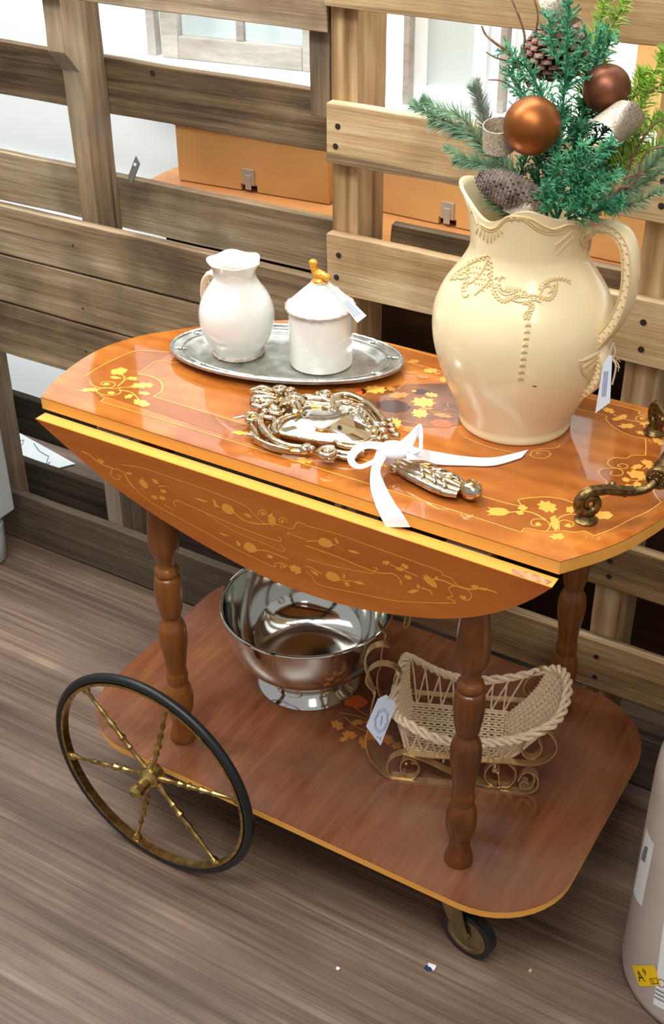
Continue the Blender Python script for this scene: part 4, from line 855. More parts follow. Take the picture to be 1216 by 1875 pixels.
# tag on the pitcher handle
yt_ = .176
Q = [ony(u, v_, yt_) for u, v_ in ((1104, 668), (1113, 652), (1121, 651), (1117, 737), (1090, 757))]
t = tagthing('price_tag', 'pale blue paper tag hanging by twine from the pitcher handle', Q, (0, 1, 0))
mb = MB()
for k_ in range(3): mb.tube([ony(1108+k_*3-q*.10-1, 680+q, yt_-.0006) for q in (0, 12, 20, 34, 46)], .0004, 4)
mb.build('writing', M['ink'], t, kind='stuff')
mb = MB(); pz = lambda P, y: [ony(u, v_, y) for u, v_ in P]
mb.tube(cr(pz([(1124, 628), (1119, 640), (1117, 652), (1123, 660), (1128, 668), (1126, 684), (1121, 704)], yt_+.004), 4), .0011, 5); mb.tube(cr(pz([(1124, 630), (1127, 645), (1123, 656), (1131, 664), (1134, 674)], yt_+.006), 4), .0008, 5)
mb.tube(pz([(1123, 660), (1132, 658), (1136, 663)], yt_+.003), .0004, 4); mb.tube(pz([(1126, 670), (1133, 672), (1132, 680)], yt_+.003), .0004, 4)
mb.build('twine', M['twine'], t)

# ------------------------------------------------------------------ hand mirror with ribbon
mr = thing('hand_mirror', 'ornate silver-gilt hand mirror lying face up on the trolley top', 'mirror', (.0, .06, HT))
c3 = lambda P: [(420+x/5.067, 690+y/5.067) for x, y in P]; c7b = lambda P: [(600+x/4.677, 620+y/4.677) for x, y in P]; c4 = lambda P: [(620+x/4.343, 740+y/4.343) for x, y in P]
MZ = .741
z_ = lambda P, z: [Vector(onz(u, v_, z)) for u, v_ in P]
G = c3([(455, 480), (505, 400), (640, 350), (700, 282), (900, 272), (1080, 300)])+c7b([(250, 600), (335, 690), (375, 800), (330, 870)])+c3([(1160, 606), (1010, 590), (850, 582), (650, 548), (500, 520)])
g0 = z_(G, MZ+.001); gc = sum(g0, Vector())/len(g0)
g1 = [gc+(p-gc)*.66+Vector((0, 0, .0022)) for p in g0]; n = len(g0)
MB().add([*g0, *g1], [(i, (i+1) % n, n+(i+1) % n, n+i) for i in range(n)]+[tuple(range(n, 2*n))]).build('glass', M['glassm'], mr, smooth=False)
back_ = [gc+(p-gc)*1.16-Vector((0, 0, .0)) for p in z_(G, HT+.0008)]
MB().prism(back_, (0, 0, .0085)).build('backing', M['frame'], mr)
fm = MB()
def ft(P, r, z=MZ, k=4, taper=0, closed=False):
    Q = [Vector(q) for q in cr(z_(P, z), k, closed)]; n_ = len(Q)
    fm.tube(Q, [r*(1-taper*i/n_) if taper >= 0 else r*(1+taper*(1-i/n_)) for i in range(n_)], 8, closed)
def scrollz(c, r, tr_=.0022, turns=1.6, st=0, z=MZ+.003, d=1):
    C0 = Vector(onz(*c, z)); n_ = int(16*turns)
    fm.tube([C0+Vector(((r*(1-.8*i/n_))*math.cos(st+d*2*math.pi*turns*i/n_), (r*(1-.8*i/n_))*math.sin(st+d*2*math.pi*turns*i/n_), .004*i/n_)) for i in range(n_+1)], [tr_*(1-.3*i/n_) for i in range(n_+1)], 7)
    fm.sphere(C0+Vector((0, 0, .003)), r*.35, 8, 6)
rimP = [tuple(p) for p in G]
ft(rimP, .0019, MZ+.003, 4, 0, True)
gcp = np.mean(np.array(G), 0); big = [tuple(gcp+(np.array(p)-gcp)*1.10) for p in G]; ft(big, .0030, MZ+.0015, 4, 0, True)
ft([tuple(gcp+(np.array(p)-gcp)*1.2) for p in G], .0022, MZ-.002, 4, 0, True)
# acanthus along the near edge
ft(c3([(300, 385), (285, 430), (330, 510), (420, 590), (540, 640), (680, 655)]), .0062, MZ, 5, .45); ft(c3([(250, 590), (400, 660), (540, 690), (680, 698)]), .0040, MZ-.004, 5, .3); ft(c3([(200, 530), (280, 590), (400, 640), (560, 680)]), .0035, MZ, 5, .4)
ft(c3([(330, 380), (400, 390), (430, 430), (410, 480), (450, 540)]), .0040, MZ+.003)
fm.sphere(onz(*c3([(712, 668)])[0], MZ), .0072, 12, 8, (1, 1.3, .9)); fm.sphere(onz(*c3([(765, 672)])[0], MZ), .0048, 10, 8); scrollz(c3([(920, 705)])[0], .0125, .0036, 1.7, 1.5); ft(c3([(820, 690), (860, 740), (930, 765), (990, 740)]), .0025)
ft(c3([(980, 600), (1040, 640), (1150, 655), (1216, 640)]), .0032, MZ+.002); ft(c3([(990, 700), (1100, 720), (1216, 700)])+c4([(200, 380)]), .0045, MZ-.003); ft(c3([(1000, 740), (1100, 755), (1180, 740)]), .0028, MZ-.005)
# left tip
ft(c3([(35, 383), (90, 375), (150, 365)]), .0022, MZ, 4, -.6); scrollz(c3([(215, 395)])[0], .0085, .0034, 1.3, 2.0); ft(c3([(150, 370), (170, 345), (230, 345), (275, 375)]), .0034); ft(c3([(190, 430), (230, 490), (260, 560)]), .0036); ft(c3([(170, 540), (220, 550), (280, 580)]), .003)
scrollz(c3([(430, 320)])[0], .0095, .0036, 1.4, .5, d=-1); fm.sphere(onz(*c3([(330, 330)])[0], MZ+.003), .0055, 10, 8); fm.sphere(onz(*c3([(450, 430)])[0], MZ+.004), .0050, 10, 8); fm.sphere(onz(*c3([(300, 375)])[0], MZ+.001), .0055, 10, 8)
# top-left leaves
ft(c3([(195, 135), (240, 120), (300, 100), (360, 115), (410, 140)]), .0040); ft(c3([(215, 250), (220, 200), (270, 190), (350, 190), (440, 210)]), .0038, MZ+.003); ft(c3([(220, 265), (280, 285), (350, 265), (400, 230)]), .0042, MZ+.002); ft(c3([(280, 150), (340, 165), (420, 180)]), .0040, MZ+.002)
scrollz(c3([(465, 125)])[0], .0095, .0030, 1.4, 1.0); scrollz(c3([(565, 132)])[0], .0065, .0024, 1.3, 1.0)
for i in range(4): ft(c3([(470+i*45, 290-i*12), (500+i*48, 235-i*10), (560+i*42, 190-i*3), (640+i*22, 190+i*6)]), .0032, MZ+.005-.001*i, 5)
ft(c3([(510, 260), (560, 250), (600, 280), (610, 320)]), .0034, MZ+.008); ft(c3([(580, 230), (620, 240), (650, 280), (655, 310)]), .0034, MZ+.008); ft(c3([(620, 190), (680, 215), (690, 260)]), .0034, MZ+.006)
for i, (x, y, r_) in enumerate(((260, 155, .0062), (330, 140, .0055), (380, 170, .0058), (300, 225, .0060), (360, 240, .0066), (430, 180, .0050), (400, 280, .0060), (250, 230, .0050), (420, 245, .0058), (480, 215, .0052), (520, 160, .0046), (285, 300, .0052), (610, 160, .0040))): fm.sphere(onz(*c3([(x, y)])[0], MZ-.001), r_, 9, 7, (1.3, .8, .8), Matrix.Rotation(i*.9, 3, 'Z'))
fm.prism(z_(c3([(215, 130), (300, 110), (440, 130), (560, 150), (660, 200), (640, 330), (480, 390), (330, 400), (240, 300)]), HT+.0007), (0, 0, .007))
# far edge
ft(c3([(690, 205), (780, 205), (880, 215), (950, 245)]), .0052, MZ, 5); ft(c3([(660, 185), (720, 178), (790, 185)]), .0032, MZ-.002); fm.sphere(onz(*c3([(820, 165)])[0], MZ), .0048, 10, 8); scrollz(c3([(895, 165)])[0], .0085, .0030, 1.5, 2.2)
ft(c3([(960, 190), (975, 240), (970, 300), (985, 345)]), .0062, MZ, 5); ft(c3([(1010, 185), (1020, 240), (1015, 300)]), .0040, MZ+.003); fm.sphere(onz(*c3([(905, 292)])[0], MZ+.003), .0048, 10, 8, (1.6, .8, .8))
ft(c7b([(50, 500), (150, 480), (260, 510), (360, 570), (440, 650), (490, 720)]), .0050, MZ+.002, 5, .2); ft(c7b([(60, 560), (150, 545), (260, 590), (340, 650), (400, 720)]), .0040, MZ+.004, 5, .3); ft(c7b([(120, 610), (200, 600), (300, 660), (360, 740)]), .0030, MZ+.001, 5)
for i in range(7): fm.sphere(onz(*c7b([(180+i*28, 540+i*i*3.2+i*6)])[0], MZ+.007), .0026, 8, 6)
# rosettes by the neck
for x, y, r_ in ((360, 765, .0055), (420, 740, .0062), (480, 735, .0058), (545, 745, .0050), (400, 800, .0055), (470, 790, .006), (560, 790, .0056), (590, 830, .0050), (530, 700, .0040), (500, 850, .0055), (400, 850, .0052), (440, 860, .0045)): fm.sphere(onz(*c7b([(x, y)])[0], MZ+.001), r_, 10, 7, (1.1, .9, .8))
fm.build('frame', M['frame'], mr, ang=60)
fm = MB()
# handle: fluted body, acanthus end and scroll ball
h0, h1 = Vector(onz(*c4([(430, 440)])[0], HT+.010)), Vector(onz(*c4([(980, 690)])[0], HT+.010)); hd_ = (h1-h0).normalized(); hsd = Vector((0, 0, 1)).cross(hd_).normalized(); Lh = (h1-h0).length
prof = [(0, .008), (.08, .0095), (.16, .0085), (.3, .0125), (.5, .0135), (.7, .0150), (.85, .0145), (.95, .0110), (1.0, .0085)]
for q in (-1, -.5, 0, .5, 1):
    P = [h0+hd_*(Lh*t)+hsd*(q*w)+Vector((0, 0, (1-abs(q))*.004-.001)) for t, w in prof]; fm.tube(cr(P, 3), [.0042+.0016*math.sin(math.pi*min(1, i/22)) for i in range((len(P)-1)*3+1)], 7)
for t in (.55, .72, .86):
    for q in (-1, 1): fm.tube(cr([h0+hd_*(Lh*(t-.16))+Vector((0, 0, .009)), h0+hd_*(Lh*(t-.05))+hsd*(q*.008)+Vector((0, 0, .010)), h0+hd_*(Lh*t)+hsd*(q*.013)+Vector((0, 0, .005))], 4), [.0022]*9, 6)
for q in (-1, 1): fm.sphere(h0+hd_*(Lh*.13)+hsd*(q*.012), .0075, 10, 8); fm.sphere(h0+hd_*(Lh*.05)+hsd*(q*.006)+Vector((0, 0, .004)), .006, 10, 8)
bc = Vector(onz(862, 898, HT+.0125)); fm.sphere(bc, .0122, 16, 10, (1.15, .95, .95))
nn_ = 22; fm.tube([bc+Vector((.0105*(1-.7*i/nn_)*math.cos(i*.5), .0105*(1-.7*i/nn_)*math.sin(i*.5), .0045+.007*i/nn_)) for i in range(nn_)], .0020, 6)
fm.build('handle', M['frame'], mr, ang=60)
# satin ribbon
rb = thing('ribbon_bow', 'white satin ribbon bow tied around the neck of the hand mirror', 'ribbon', (.09, .03, HT+.02))
def strip2(A_, B_, name='ribbon_tail', th=.0005, k=6):
    a = [Vector(p) for p in cr(A_, k)]; b = [Vector(p) for p in cr(B_, k)]; n_ = len(a); v_ = []
    for i in range(n_):
        t_ = (a[min(i+1, n_-1)]-a[max(i-1, 0)]); nr = t_.cross(b[i]-a[i]).normalized()*th
        v_ += [a[i]+nr, b[i]+nr, b[i]-nr, a[i]-nr]
    MB().add(v_, [(i*4+j, i*4+(j+1) % 4, i*4+4+(j+1) % 4, i*4+4+j) for i in range(n_-1) for j in range(4)]+[(0, 1, 2, 3), tuple(4*(n_-1)+j for j in range(4))]).build(name, M['ribbon'], rb, ang=60)
def zp(P): return [onz(u, v_, z) for u, v_, z in P]
strip2([*zp([(691, 822, .765), (680, 856, .750), (678, 890, .7335), (686, 920, .7325)]), ony(696, 943, -.050), ony(707, 965, -.052)],
       [*zp([(716, 826, .764), (697, 858, .750), (704, 886, .7345), (722, 920, .7325)]), ony(738, 943, -.050), ony(751, 965, -.052)])
strip2(zp([(745, 815, .766), (772, 822, .752), (800, 828, .7345), (850, 836, .7322), (905, 838, .7322), (967, 824, .7322)]),
       zp([(745, 842, .764), (775, 843, .748), (800, 850, .7340), (850, 852, .7320), (905, 852, .7320), (955, 838, .7320)]))
strip2(zp([(712, 812, .770), (680, 808, .774), (655, 814, .770), (637, 833, .762), (642, 852, .754), (662, 858, .750), (690, 846, .756)]),
       zp([(712, 833, .762), (684, 822, .766), (664, 824, .762), (650, 838, .756), (652, 847, .750), (664, 850, .746), (695, 836, .752)]), 'bow_loop')
strip2(zp([(728, 812, .770), (748, 795, .780), (766, 778, .790), (772, 781, .790), (774, 805, .784), (772, 824, .766), (745, 832, .760)]),
       zp([(735, 835, .760), (752, 822, .764), (764, 800, .772), (767, 800, .774), (768, 815, .768), (764, 833, .756), (742, 838, .752)]), 'bow_loop')
kb = Vector(onz(722, 824, .764)); MB().sphere(kb, .0135, 16, 10, (1.35, 1.0, .75), Matrix.Rotation(.3, 3, 'Z')).build('knot', M['ribbon'], rb)
strip2(zp([(745, 818, .768), (732, 830, .766), (722, 845, .752), (718, 857, .738)]), zp([(715, 815, .768), (706, 825, .766), (704, 838, .752), (704, 850, .738)]), 'band')

# ------------------------------------------------------------------ silver bowl
bw = thing('silver_bowl', 'large polished silver footed bowl on the lower trolley shelf', 'bowl', (-.1395, .2123, ZS))
BP = [(.001, .012), (.062, .012), (.070, .002), (.0815, .0002), (.0832, .003), (.0800, .009), (.0715, .0145), (.0680, .021), (.0672, .029), (.0675, .034), (.0730, .037)]
BO = [(.0730, .037), (.0880, .046), (.1040, .060), (.1160, .078), (.1245, .100), (.1298, .125), (.1328, .148)]
BI = [(.1290, .148), (.1260, .122), (.1200, .098), (.1105, .077), (.0970, .060), (.0790, .049), (.050, .0425), (.001, .0415)]
MB().lathe((-.1395, .2123, ZS+.0003), BP+smprof(BO)[1:]+smprof(BI), 96, caps=False).build('bowl_body', M['silver'], bw, ang=50)
MB().tube(circle((-.1395, .2123, ZS+.1500), .1322, (1, 0, 0), (0, 1, 0), 96), .0026, 8, True).build('rolled_rim', M['silver'], bw)

# ------------------------------------------------------------------ wicker sleigh
SO = np.array((.12, .15, 0)); sd_, sn_ = np.array((.924, .383, 0)), np.array((-.383, .924, 0))
def S3(s, t, z): return SO+sd_*s+sn_*t+np.array((0, 0, z))
c9 = lambda P: [(640+x/2.895, 1150+y/2.895) for x, y in P]
def spx(P, t): return [onp(u, v_, SO+sn_*t, sn_) for u, v_ in c9(P)]
sl = thing('sleigh_basket', 'bleached wicker sleigh basket on scrolled brass runners on the lower shelf', 'basket', tuple(SO+np.array((0, 0, ZS))))
TN1, TF1 = -.046, .083
near = dict(runner=[(950, 800), (925, 775), (898, 790), (890, 825), (915, 848), (960, 838), (990, 800), (985, 760), (950, 742), (905, 760), (885, 800), (898, 850), (900, 868)],
            )
paths = [
    ([(945, 812), (925, 802), (905, 812), (905, 830), (925, 842), (960, 832), (980, 800), (975, 768), (945, 752), (915, 765), (893, 800)], 'end_scroll'),
    ([(945, 752), (980, 765), (1000, 800), (990, 845), (950, 866), (880, 866), (790, 858), (560, 838), (300, 814), (210, 785), (150, 735), (105, 670), (90, 610), (92, 560), (110, 510)], 'runner'),
    ([(295, 665), (400, 700), (560, 775), (700, 825), (800, 856)], 'brace'),
    ([(275, 665), (400, 680), (560, 692), (700, 706), (820, 712), (950, 724), (1040, 706), (1090, 660), (1098, 615), (1070, 565), (1030, 545), (975, 560), (930, 600), (912, 640), (930, 678), (970, 690), (1005, 668), (1020, 630), (1005, 600)], 'rail'),
    ([(300, 662), (240, 680), (203, 715), (205, 765), (240, 800), (290, 812), (340, 795), (368, 755), (355, 712), (310, 692), (275, 715), (272, 755), (295, 775)], 'side_scroll'),
    ([(820, 712), (760, 725), (720, 765), (725, 810), (775, 845), (830, 848), (872, 815), (880, 760), (840, 722)], 'side_scroll'),
    ([(790, 735), (790, 780), (795, 845)], 'post'),
    ([(135, 350), (100, 320), (85, 285), (105, 235), (160, 205), (225, 215), (265, 245), (270, 285), (245, 315), (235, 300), (245, 280)], 'front_scroll'),
]
for ip_, (P, nm) in enumerate(paths):
    for t in (TN1, TF1):
        Q = spx(P, TN1)
        if t != TN1: Q = [q+sn_*(TF1-TN1) for q in Q]
        Q = cr(Q, 4); Q = [np.array((q[0], q[1], max(q[2], ZS+.0014+.0021*(ip_ % 3 if nm != 'runner' else 0))))+sn_*.0011*ip_ for q in Q]
        MB().tube(Q, 1, flat=(.0054, .0009), up=tuple(sn_)).build(nm, M['brass2'], sl, ang=35)
Q = cr(spx([(135, 350), (90, 250), (78, 190), (110, 155), (160, 158), (190, 178)], TN1+.04), 4); MB().tube([q+sn_*(.01*i/len(Q)*4) for i, q in enumerate(Q)], 1, flat=(.0054, .0009), up=tuple(sn_)).build('front_scroll', M['brass2'], sl, ang=35)
q0 = spx([(110, 510)], TN1)[0]; q1 = spx([(135, 350)], TN1)[0]
for t in (0, TF1-TN1): MB().tube(cr([q0+sn_*t, (q0+q1)/2-sd_*.002+sn_*t, q1+sn_*t], 4), 1, flat=(.0054, .0009), up=tuple(sn_)).build('front_strap', M['brass2'], sl)
for s_ in (-.030, .085): MB().tube([S3(s_, TN1, .2035), S3(s_, TF1, .2035)], 1, flat=(.0035, .0009), up=tuple(sd_)).build('cross_strap', M['brass2'], sl)
for s_, tt_ in ((-.04, TN1), (.09, TN1)): MB().sphere(S3(s_, tt_-.0045, .2065), .0022, 8, 6).build('rivet', M['brass2'], sl)
ZB = .2120
rimL = [(-.050, .088, .287), (-.025, .088, .273), (0, .087, .262), (.03, .086, .256), (.06, .085, .258), (.10, .086, .268), (.14, .086, .285), (.165, .080, .297), (.178, .050, .302), (.174, 0, .300), (.158, -.035, .295), (.12, -.050, .279), (.093, -.051, .269), (.065, -.051, .262), (.027, -.052, .259), (-.01, -.052, .267), (-.045, -.048, .285), (-.058, -.038, .290), (-.062, .0, .292), (-.060, .050, .291), (-.057, .080, .290)]
rimC = [S3(*q) for q in cr(rimL, 8, True)]; nr_ = len(rimC); ctr = np.mean(rimC, 0)
mb = MB()
for ph in (0, 2.09, 4.19):
    P = []
    for i, p in enumerate(rimC):
        o_ = (p-ctr); o_[2] = 0; o_ /= np.linalg.norm(o_); a = i*.62+ph; P.append(p+o_*.0046*math.cos(a)+np.array((0, 0, .0042*math.sin(a))))
    mb.tube(cr(P, 2, True), .0032, 6, True)
mb.build('braided_rim', M['wicker'], sl)
base = [(-.042, -.031), (.098, -.031), (.098, .068), (-.042, .068)]
def base_at(f):   # perimeter param 0..4
    i = int(f) % 4; t = f-int(f); a, b = base[i], base[(i+1) % 4]; return a[0]+(b[0]-a[0])*t, a[1]+(b[1]-a[1])*t
RL = [np.array(q) for q in cr(rimL, 8, True)]
def rim_near(s, t):   # rim point in the same direction
    return min(RL, key=lambda q: abs(math.atan2(q[1]-.018, q[0]-.035)-math.atan2(t-.018, s-.035)) % (2*math.pi))
mb = MB(); mb.tube([S3(s, t, ZB) for s, t in base], .0028, 6, True); mb.tube([S3(s, t, ZB+.004) for s, t in base], .0020, 6, True); mb.build('base_frame', M['wicker'], sl)
mb = MB()   # floor weave
for i in range(18):
    t = -.028+.093*i/17; mb.tube([S3(-.041+.138*k_/28, t, ZB+.0012+.0010*(1 if (k_+i) % 2 else -1)) for k_ in range(29)], .0016, 5)
for k_ in range(14): s_ = -.036+.128*k_/13; mb.tube([S3(s_, -.030, ZB), S3(s_, .067, ZB)], .0012, 5)
mb.build('floor_weave', M['wicker'], sl, kind='stuff')
def endpanel(bs, rimpts, rows_, rods):
    """woven end wall between the base edge and the rim"""
    mb = MB(); R0 = cr(rimpts, 4); nR = len(R0)
    def pt(f, h):
        q = R0[0]*0; x = f*(nR-1); i = min(int(x), nR-2); q = R0[i]+(R0[i+1]-R0[i])*(x-i)
        b = np.array((bs, .068+(-.031-.068)*f, ZB)); p = b+(q-b)*h; p[0] += (1 if bs > 0 else -1)*.008*math.sin(math.pi*h)*(1 if bs > 0 else .4); return p
    for j in range(rows_):
        h = .04+.93*j/(rows_-1); m_ = rods*2
        mb.tube([S3(*(pt(k_/m_, h)+np.array((.0012*(1 if (k_+j) % 2 else -1), 0, 0)))) for k_ in range(m_+1)], .00165, 5)
    for k_ in range(rods): f = (k_+.5)/rods; mb.tube([S3(*pt(f, h/6)) for h in range(7)], .0015, 5)
    mb.build('end_weave', M['wicker'], sl, kind='stuff')
endpanel(.098, [np.array(q) for q in ((.150, .085, .288), (.167, .078, .297), (.177, .045, .301), (.172, 0, .299), (.156, -.036, .294), (.128, -.049, .281))], 30, 12)
endpanel(-.042, [np.array(q) for q in ((-.050, .086, .286), (-.058, .076, .289), (-.061, .03, .291), (-.059, -.02, .291), (-.055, -.042, .288), (-.045, -.046, .284))], 24, 11)
for tb, tr0 in ((.068, .086), (-.031, -.051)):   # open zig-zag sides
    def zr(s): 
        c_ = [q for q in RL if (q[1] > .06) == (tb > 0)]; return min(c_, key=lambda q: abs(q[0]-s))
    xs = np.linspace(-.036, .092, 8)
    for i, s_ in enumerate(xs):
        for d in (-1, 1):
            e = zr(s_*1.12+.004+d*.0115); MB().tube([S3(s_, tb, ZB), S3((s_+e[0])/2, (tb+e[1])/2+(.003 if tb > 0 else -.003), (ZB+e[2])/2), S3(*e)], .0014, 6).build('side_rod', M['wicker'], sl)
for s_ in (-.030, .012, .085):
    MB().tube(circle(S3(s_, -.0345, .2095), .006, tuple(sn_), (0, 0, 1), 12), .0014, 5, True).build('binding', M['wicker'], sl)
# sleigh tag
yT = TN1-.012
tp = lambda P: [onp(u, v_, SO+sn_*yT, sn_) for u, v_ in c9(P)]
Q = tp([(88, 520), (150, 375), (195, 352), (243, 395), (240, 430), (165, 622)])
t = tagthing('price_tag', 'pale blue paper tag with a printed roundel hanging from the sleigh front', Q, -sn_)
mb = MB(); cc, ex, ey = np.array((170, 488)), np.array((34, 8)), np.array((-14, 62))
for rr in (1, .82): mb.tube([tp([tuple(cc+(ex*math.cos(a)+ey*math.sin(a))*rr*(1+.07*math.cos(8*a)))])[0]-sn_*.001 for a in np.linspace(0, 2*math.pi, 49)[:-1]], .00035, 4, True)
mb.tube([p-sn_*.001 for p in tp([(174, 462), (166, 512)])], .0006, 4)
mb.tube([p-sn_*.001 for p in tp([(142, 580), (150, 570), (158, 582), (168, 574), (162, 592)])], .0004, 4)
mb.build('printed_roundel', M['ink'], t)
MB().tube(cr([p-sn_*.0005 for p in tp([(205, 375), (225, 340), (245, 300), (255, 270)])], 4), .0013, 5).build('twine', M['twine'], t)

# ------------------------------------------------------------------ greenery in the pitcher
mouth = np.array((PX, PY, .985))
def path_pts(P, ys, k=6): 
    Q = [ony(u, v_, y) for (u, v_), y in zip(P, ys)]; return [Vector(q) for q in cr(Q, k)]
def needles(mb, P, L_, spread, per, r=.0006, seed=0, flatness=1.0, droop=0, upn=None, start=.0, tipf=.45):
    rr = random.Random(seed); n_ = len(P)
    tot = sum((P[i+1]-P[i]).length for i in range(n_-1)); N_ = int(tot*per)
    for q in range(N_):
        f = start+(1-start)*q/N_; x = f*(n_-1); i = min(int(x), n_-2); p = P[i].lerp(P[i+1], x-i); t_ = (P[i+1]-P[i]).normalized()
        a = rr.random()*2*math.pi; o1 = t_.orthogonal().normalized(); o2 = t_.cross(o1); o_ = o1*math.cos(a)+o2*math.sin(a)
        if upn is not None: o_ = (o_-upn*o_.dot(upn)*flatness); o_ = o_.normalized() if o_.length > .05 else o1
        L2 = L_*(.75+.45*rr.random())*(1-(1-tipf)*f**2); d = (t_*math.cos(spread)+o_*math.sin(spread)+Vector((0, 0, droop))).normalized()
        e = p+d*L2; md = p+d*L2*.5+t_*L2*.06; s_ = d.orthogonal().normalized()*r; s2 = d.cross(s_).normalized()*r
        mb.add([p+s_, p-s_*.5+s2*.87, p-s_*.5-s2*.87, md+s_*.9, md-s_*.45+s2*.8, md-s_*.45-s2*.8, e], [(0, 1, 4, 3), (1, 2, 5, 4), (2, 0, 3, 5), (3, 4, 6), (4, 5, 6), (5, 3, 6)])
def needle_sprig(label, paths_, L_, per, mt, seed, spread=.9, stem=.0013, grp=None, **kw):
    t = thing('pine_sprig', label, 'sprig', tuple(mouth), grp); ms, mn = MB(), MB()
    for i, (P, ys) in enumerate(paths_):
        Q = path_pts(P, ys); ms.tube(Q, [stem*(1.2-.8*j/len(Q)) for j in range(len(Q))], 6); needles(mn, Q, L_, spread, per, seed=seed+i, **kw)
    ms.build('stem', M['twig'], t); mn.build('needles', mt, t, kind='stuff', ang=80); return t
def cedar_sprig(label, paths_, mt, seed, L_=.031, per=480, sub=.0088, r=.00088):
    t = thing('cedar_sprig', label, 'sprig', tuple(mouth)); rr = random.Random(seed); ms, mn = MB(), MB(); view = Vector(-FW)
    for P, ys in paths_:
        Q = path_pts(P, ys); n_ = len(Q); ms.tube(Q, [.0016*(1.2-.9*j/n_) for j in range(n_)], 6)
        tot = sum((Q[i+1]-Q[i]).length for i in range(n_-1)); N_ = int(tot*per)
        for q in range(N_):
            f = .08+.92*q/N_; x = f*(n_-1); i = min(int(x), n_-2); p = Q[i].lerp(Q[i+1], x-i); t_ = (Q[i+1]-Q[i]).normalized()
            a = rr.random()*2*math.pi; o1 = t_.orthogonal().normalized(); o_ = o1*math.cos(a)+t_.cross(o1)*math.sin(a)
            L2 = L_*(.55+.5*rr.random())*(1-.55*f); d = (t_*.75+o_*.75).normalized(); e = p+d*L2; k_ = max(3, int(L2/.0035))
            mid = p.lerp(e, .5)+t_*L2*.07
            mn.tube([p, mid, e], [r*.8, r*.8, r*.55], 4)
            for j in range(1, k_+1):
                c_ = p.lerp(e, j/(k_+.3)); s_ = d.orthogonal().normalized(); an = j*2.4+rr.random(); oo = s_*math.cos(an)+d.cross(s_)*math.sin(an)
                dd = (d*.8+oo*.8).normalized(); l3 = sub*(1-.5*j/k_)*(.7+.5*rr.random()); mn.tube([c_, c_+dd*l3*.55, c_+dd*l3], [r*.95, r, r*.35], 3)
    ms.build('stem', M['cedar_d'], t); mn.build('foliage', mt, t, kind='stuff', ang=80); return t
needle_sprig('dusty green pine sprig reaching out furthest left over the pallet', [([(950, 330), (900, 280), (840, 235), (790, 210), (757, 192)], (.20, .19, .18, .17, .165)), ([(880, 262), (845, 215), (800, 198), (775, 185)], (.185, .18, .175, .17)), ([(865, 250), (820, 232), (790, 225)], (.185, .18, .175))], .0215, 3000, M['spruce'], 1, .8)
needle_sprig('frosted grey-green pine sprig standing upright left of the bronze bauble', [([(935, 330), (905, 270), (885, 210), (872, 150)], (.21, .205, .20, .20)), ([(895, 240), (880, 195), (866, 160)], (.20, .195, .19))], .0205, 3400, M['spruce_p'], 11, .7)
needle_sprig('low green pine sprig drooping left above the pitcher spout', [([(950, 345), (900, 310), (850, 290), (818, 272)], (.185, .18, .17, .165)), ([(920, 325), (880, 300), (835, 300)], (.185, .18, .175)), ([(935, 395), (905, 370), (890, 345)], (.18, .17, .16))], .0190, 3000, M['spruce'], 21, .8)
needle_sprig('green pine sprig leaning far right at the edge of the frame below the ferns', [([(1040, 385), (1100, 365), (1160, 345), (1230, 300)], (.22, .22, .215, .21)), ([(1100, 368), (1150, 375), (1210, 350)], (.215, .21, .2)), ([(1140, 350), (1185, 310), (1220, 275)], (.22, .22, .22))], .0220, 2600, M['spruce'], 31, .75)
needle_sprig('yellow-green fern sprig spreading to the right edge of the frame', [([(1080, 370), (1130, 290), (1175, 190), (1215, 90)], (.25, .26, .26, .26)), ([(1110, 320), (1165, 250), (1225, 210)], (.25, .25, .25)), ([(1100, 330), (1150, 290), (1225, 260)], (.245, .24, .24)), ([(1150, 240), (1160, 180), (1180, 130)], (.26, .26, .26)), ([(1185, 170), (1220, 150), (1240, 120)], (.26, .26, .26))], .0240, 1500, M['fern'], 41, 1.0, r=.0011, upn=Vector(-FW), flatness=.75)
needle_sprig('yellow-green fern sprig rising behind the upright cedar at the top', [([(1060, 260), (1075, 160), (1090, 70), (1115, -20)], (.28, .285, .29, .29)), ([(1085, 100), (1120, 50), (1150, -10)], (.29, .29, .29)), ([(1075, 170), (1090, 190), (1110, 110)], (.28, .28, .28))], .0230, 1300, M['fern'], 51, 1.0, r=.0011, upn=Vector(-FW), flatness=.75)
cedar_sprig('tall green cedar sprig rising in the middle of the arrangement', [([(1000, 390), (1020, 280), (1035, 150), (1040, 40), (1045, -30)], (.2, .205, .21, .21, .21)), ([(1020, 250), (990, 170), (960, 120), (925, 95)], (.2, .2, .195, .195)), ([(1030, 170), (1060, 110), (1075, 60)], (.21, .22, .22)), ([(1022, 120), (1010, 70), (1005, 30)], (.21, .21, .21)), ([(1000, 215), (960, 175), (935, 130)], (.2, .2, .2))], M['cedar'], 61)
cedar_sprig('green cedar sprig leaning right in front of the fern top', [([(1050, 290), (1070, 190), (1090, 120), (1100, 50)], (.23, .24, .25, .25)), ([(1085, 130), (1110, 90), (1120, 70)], (.25, .25, .25))], M['cedar'], 71, .028)
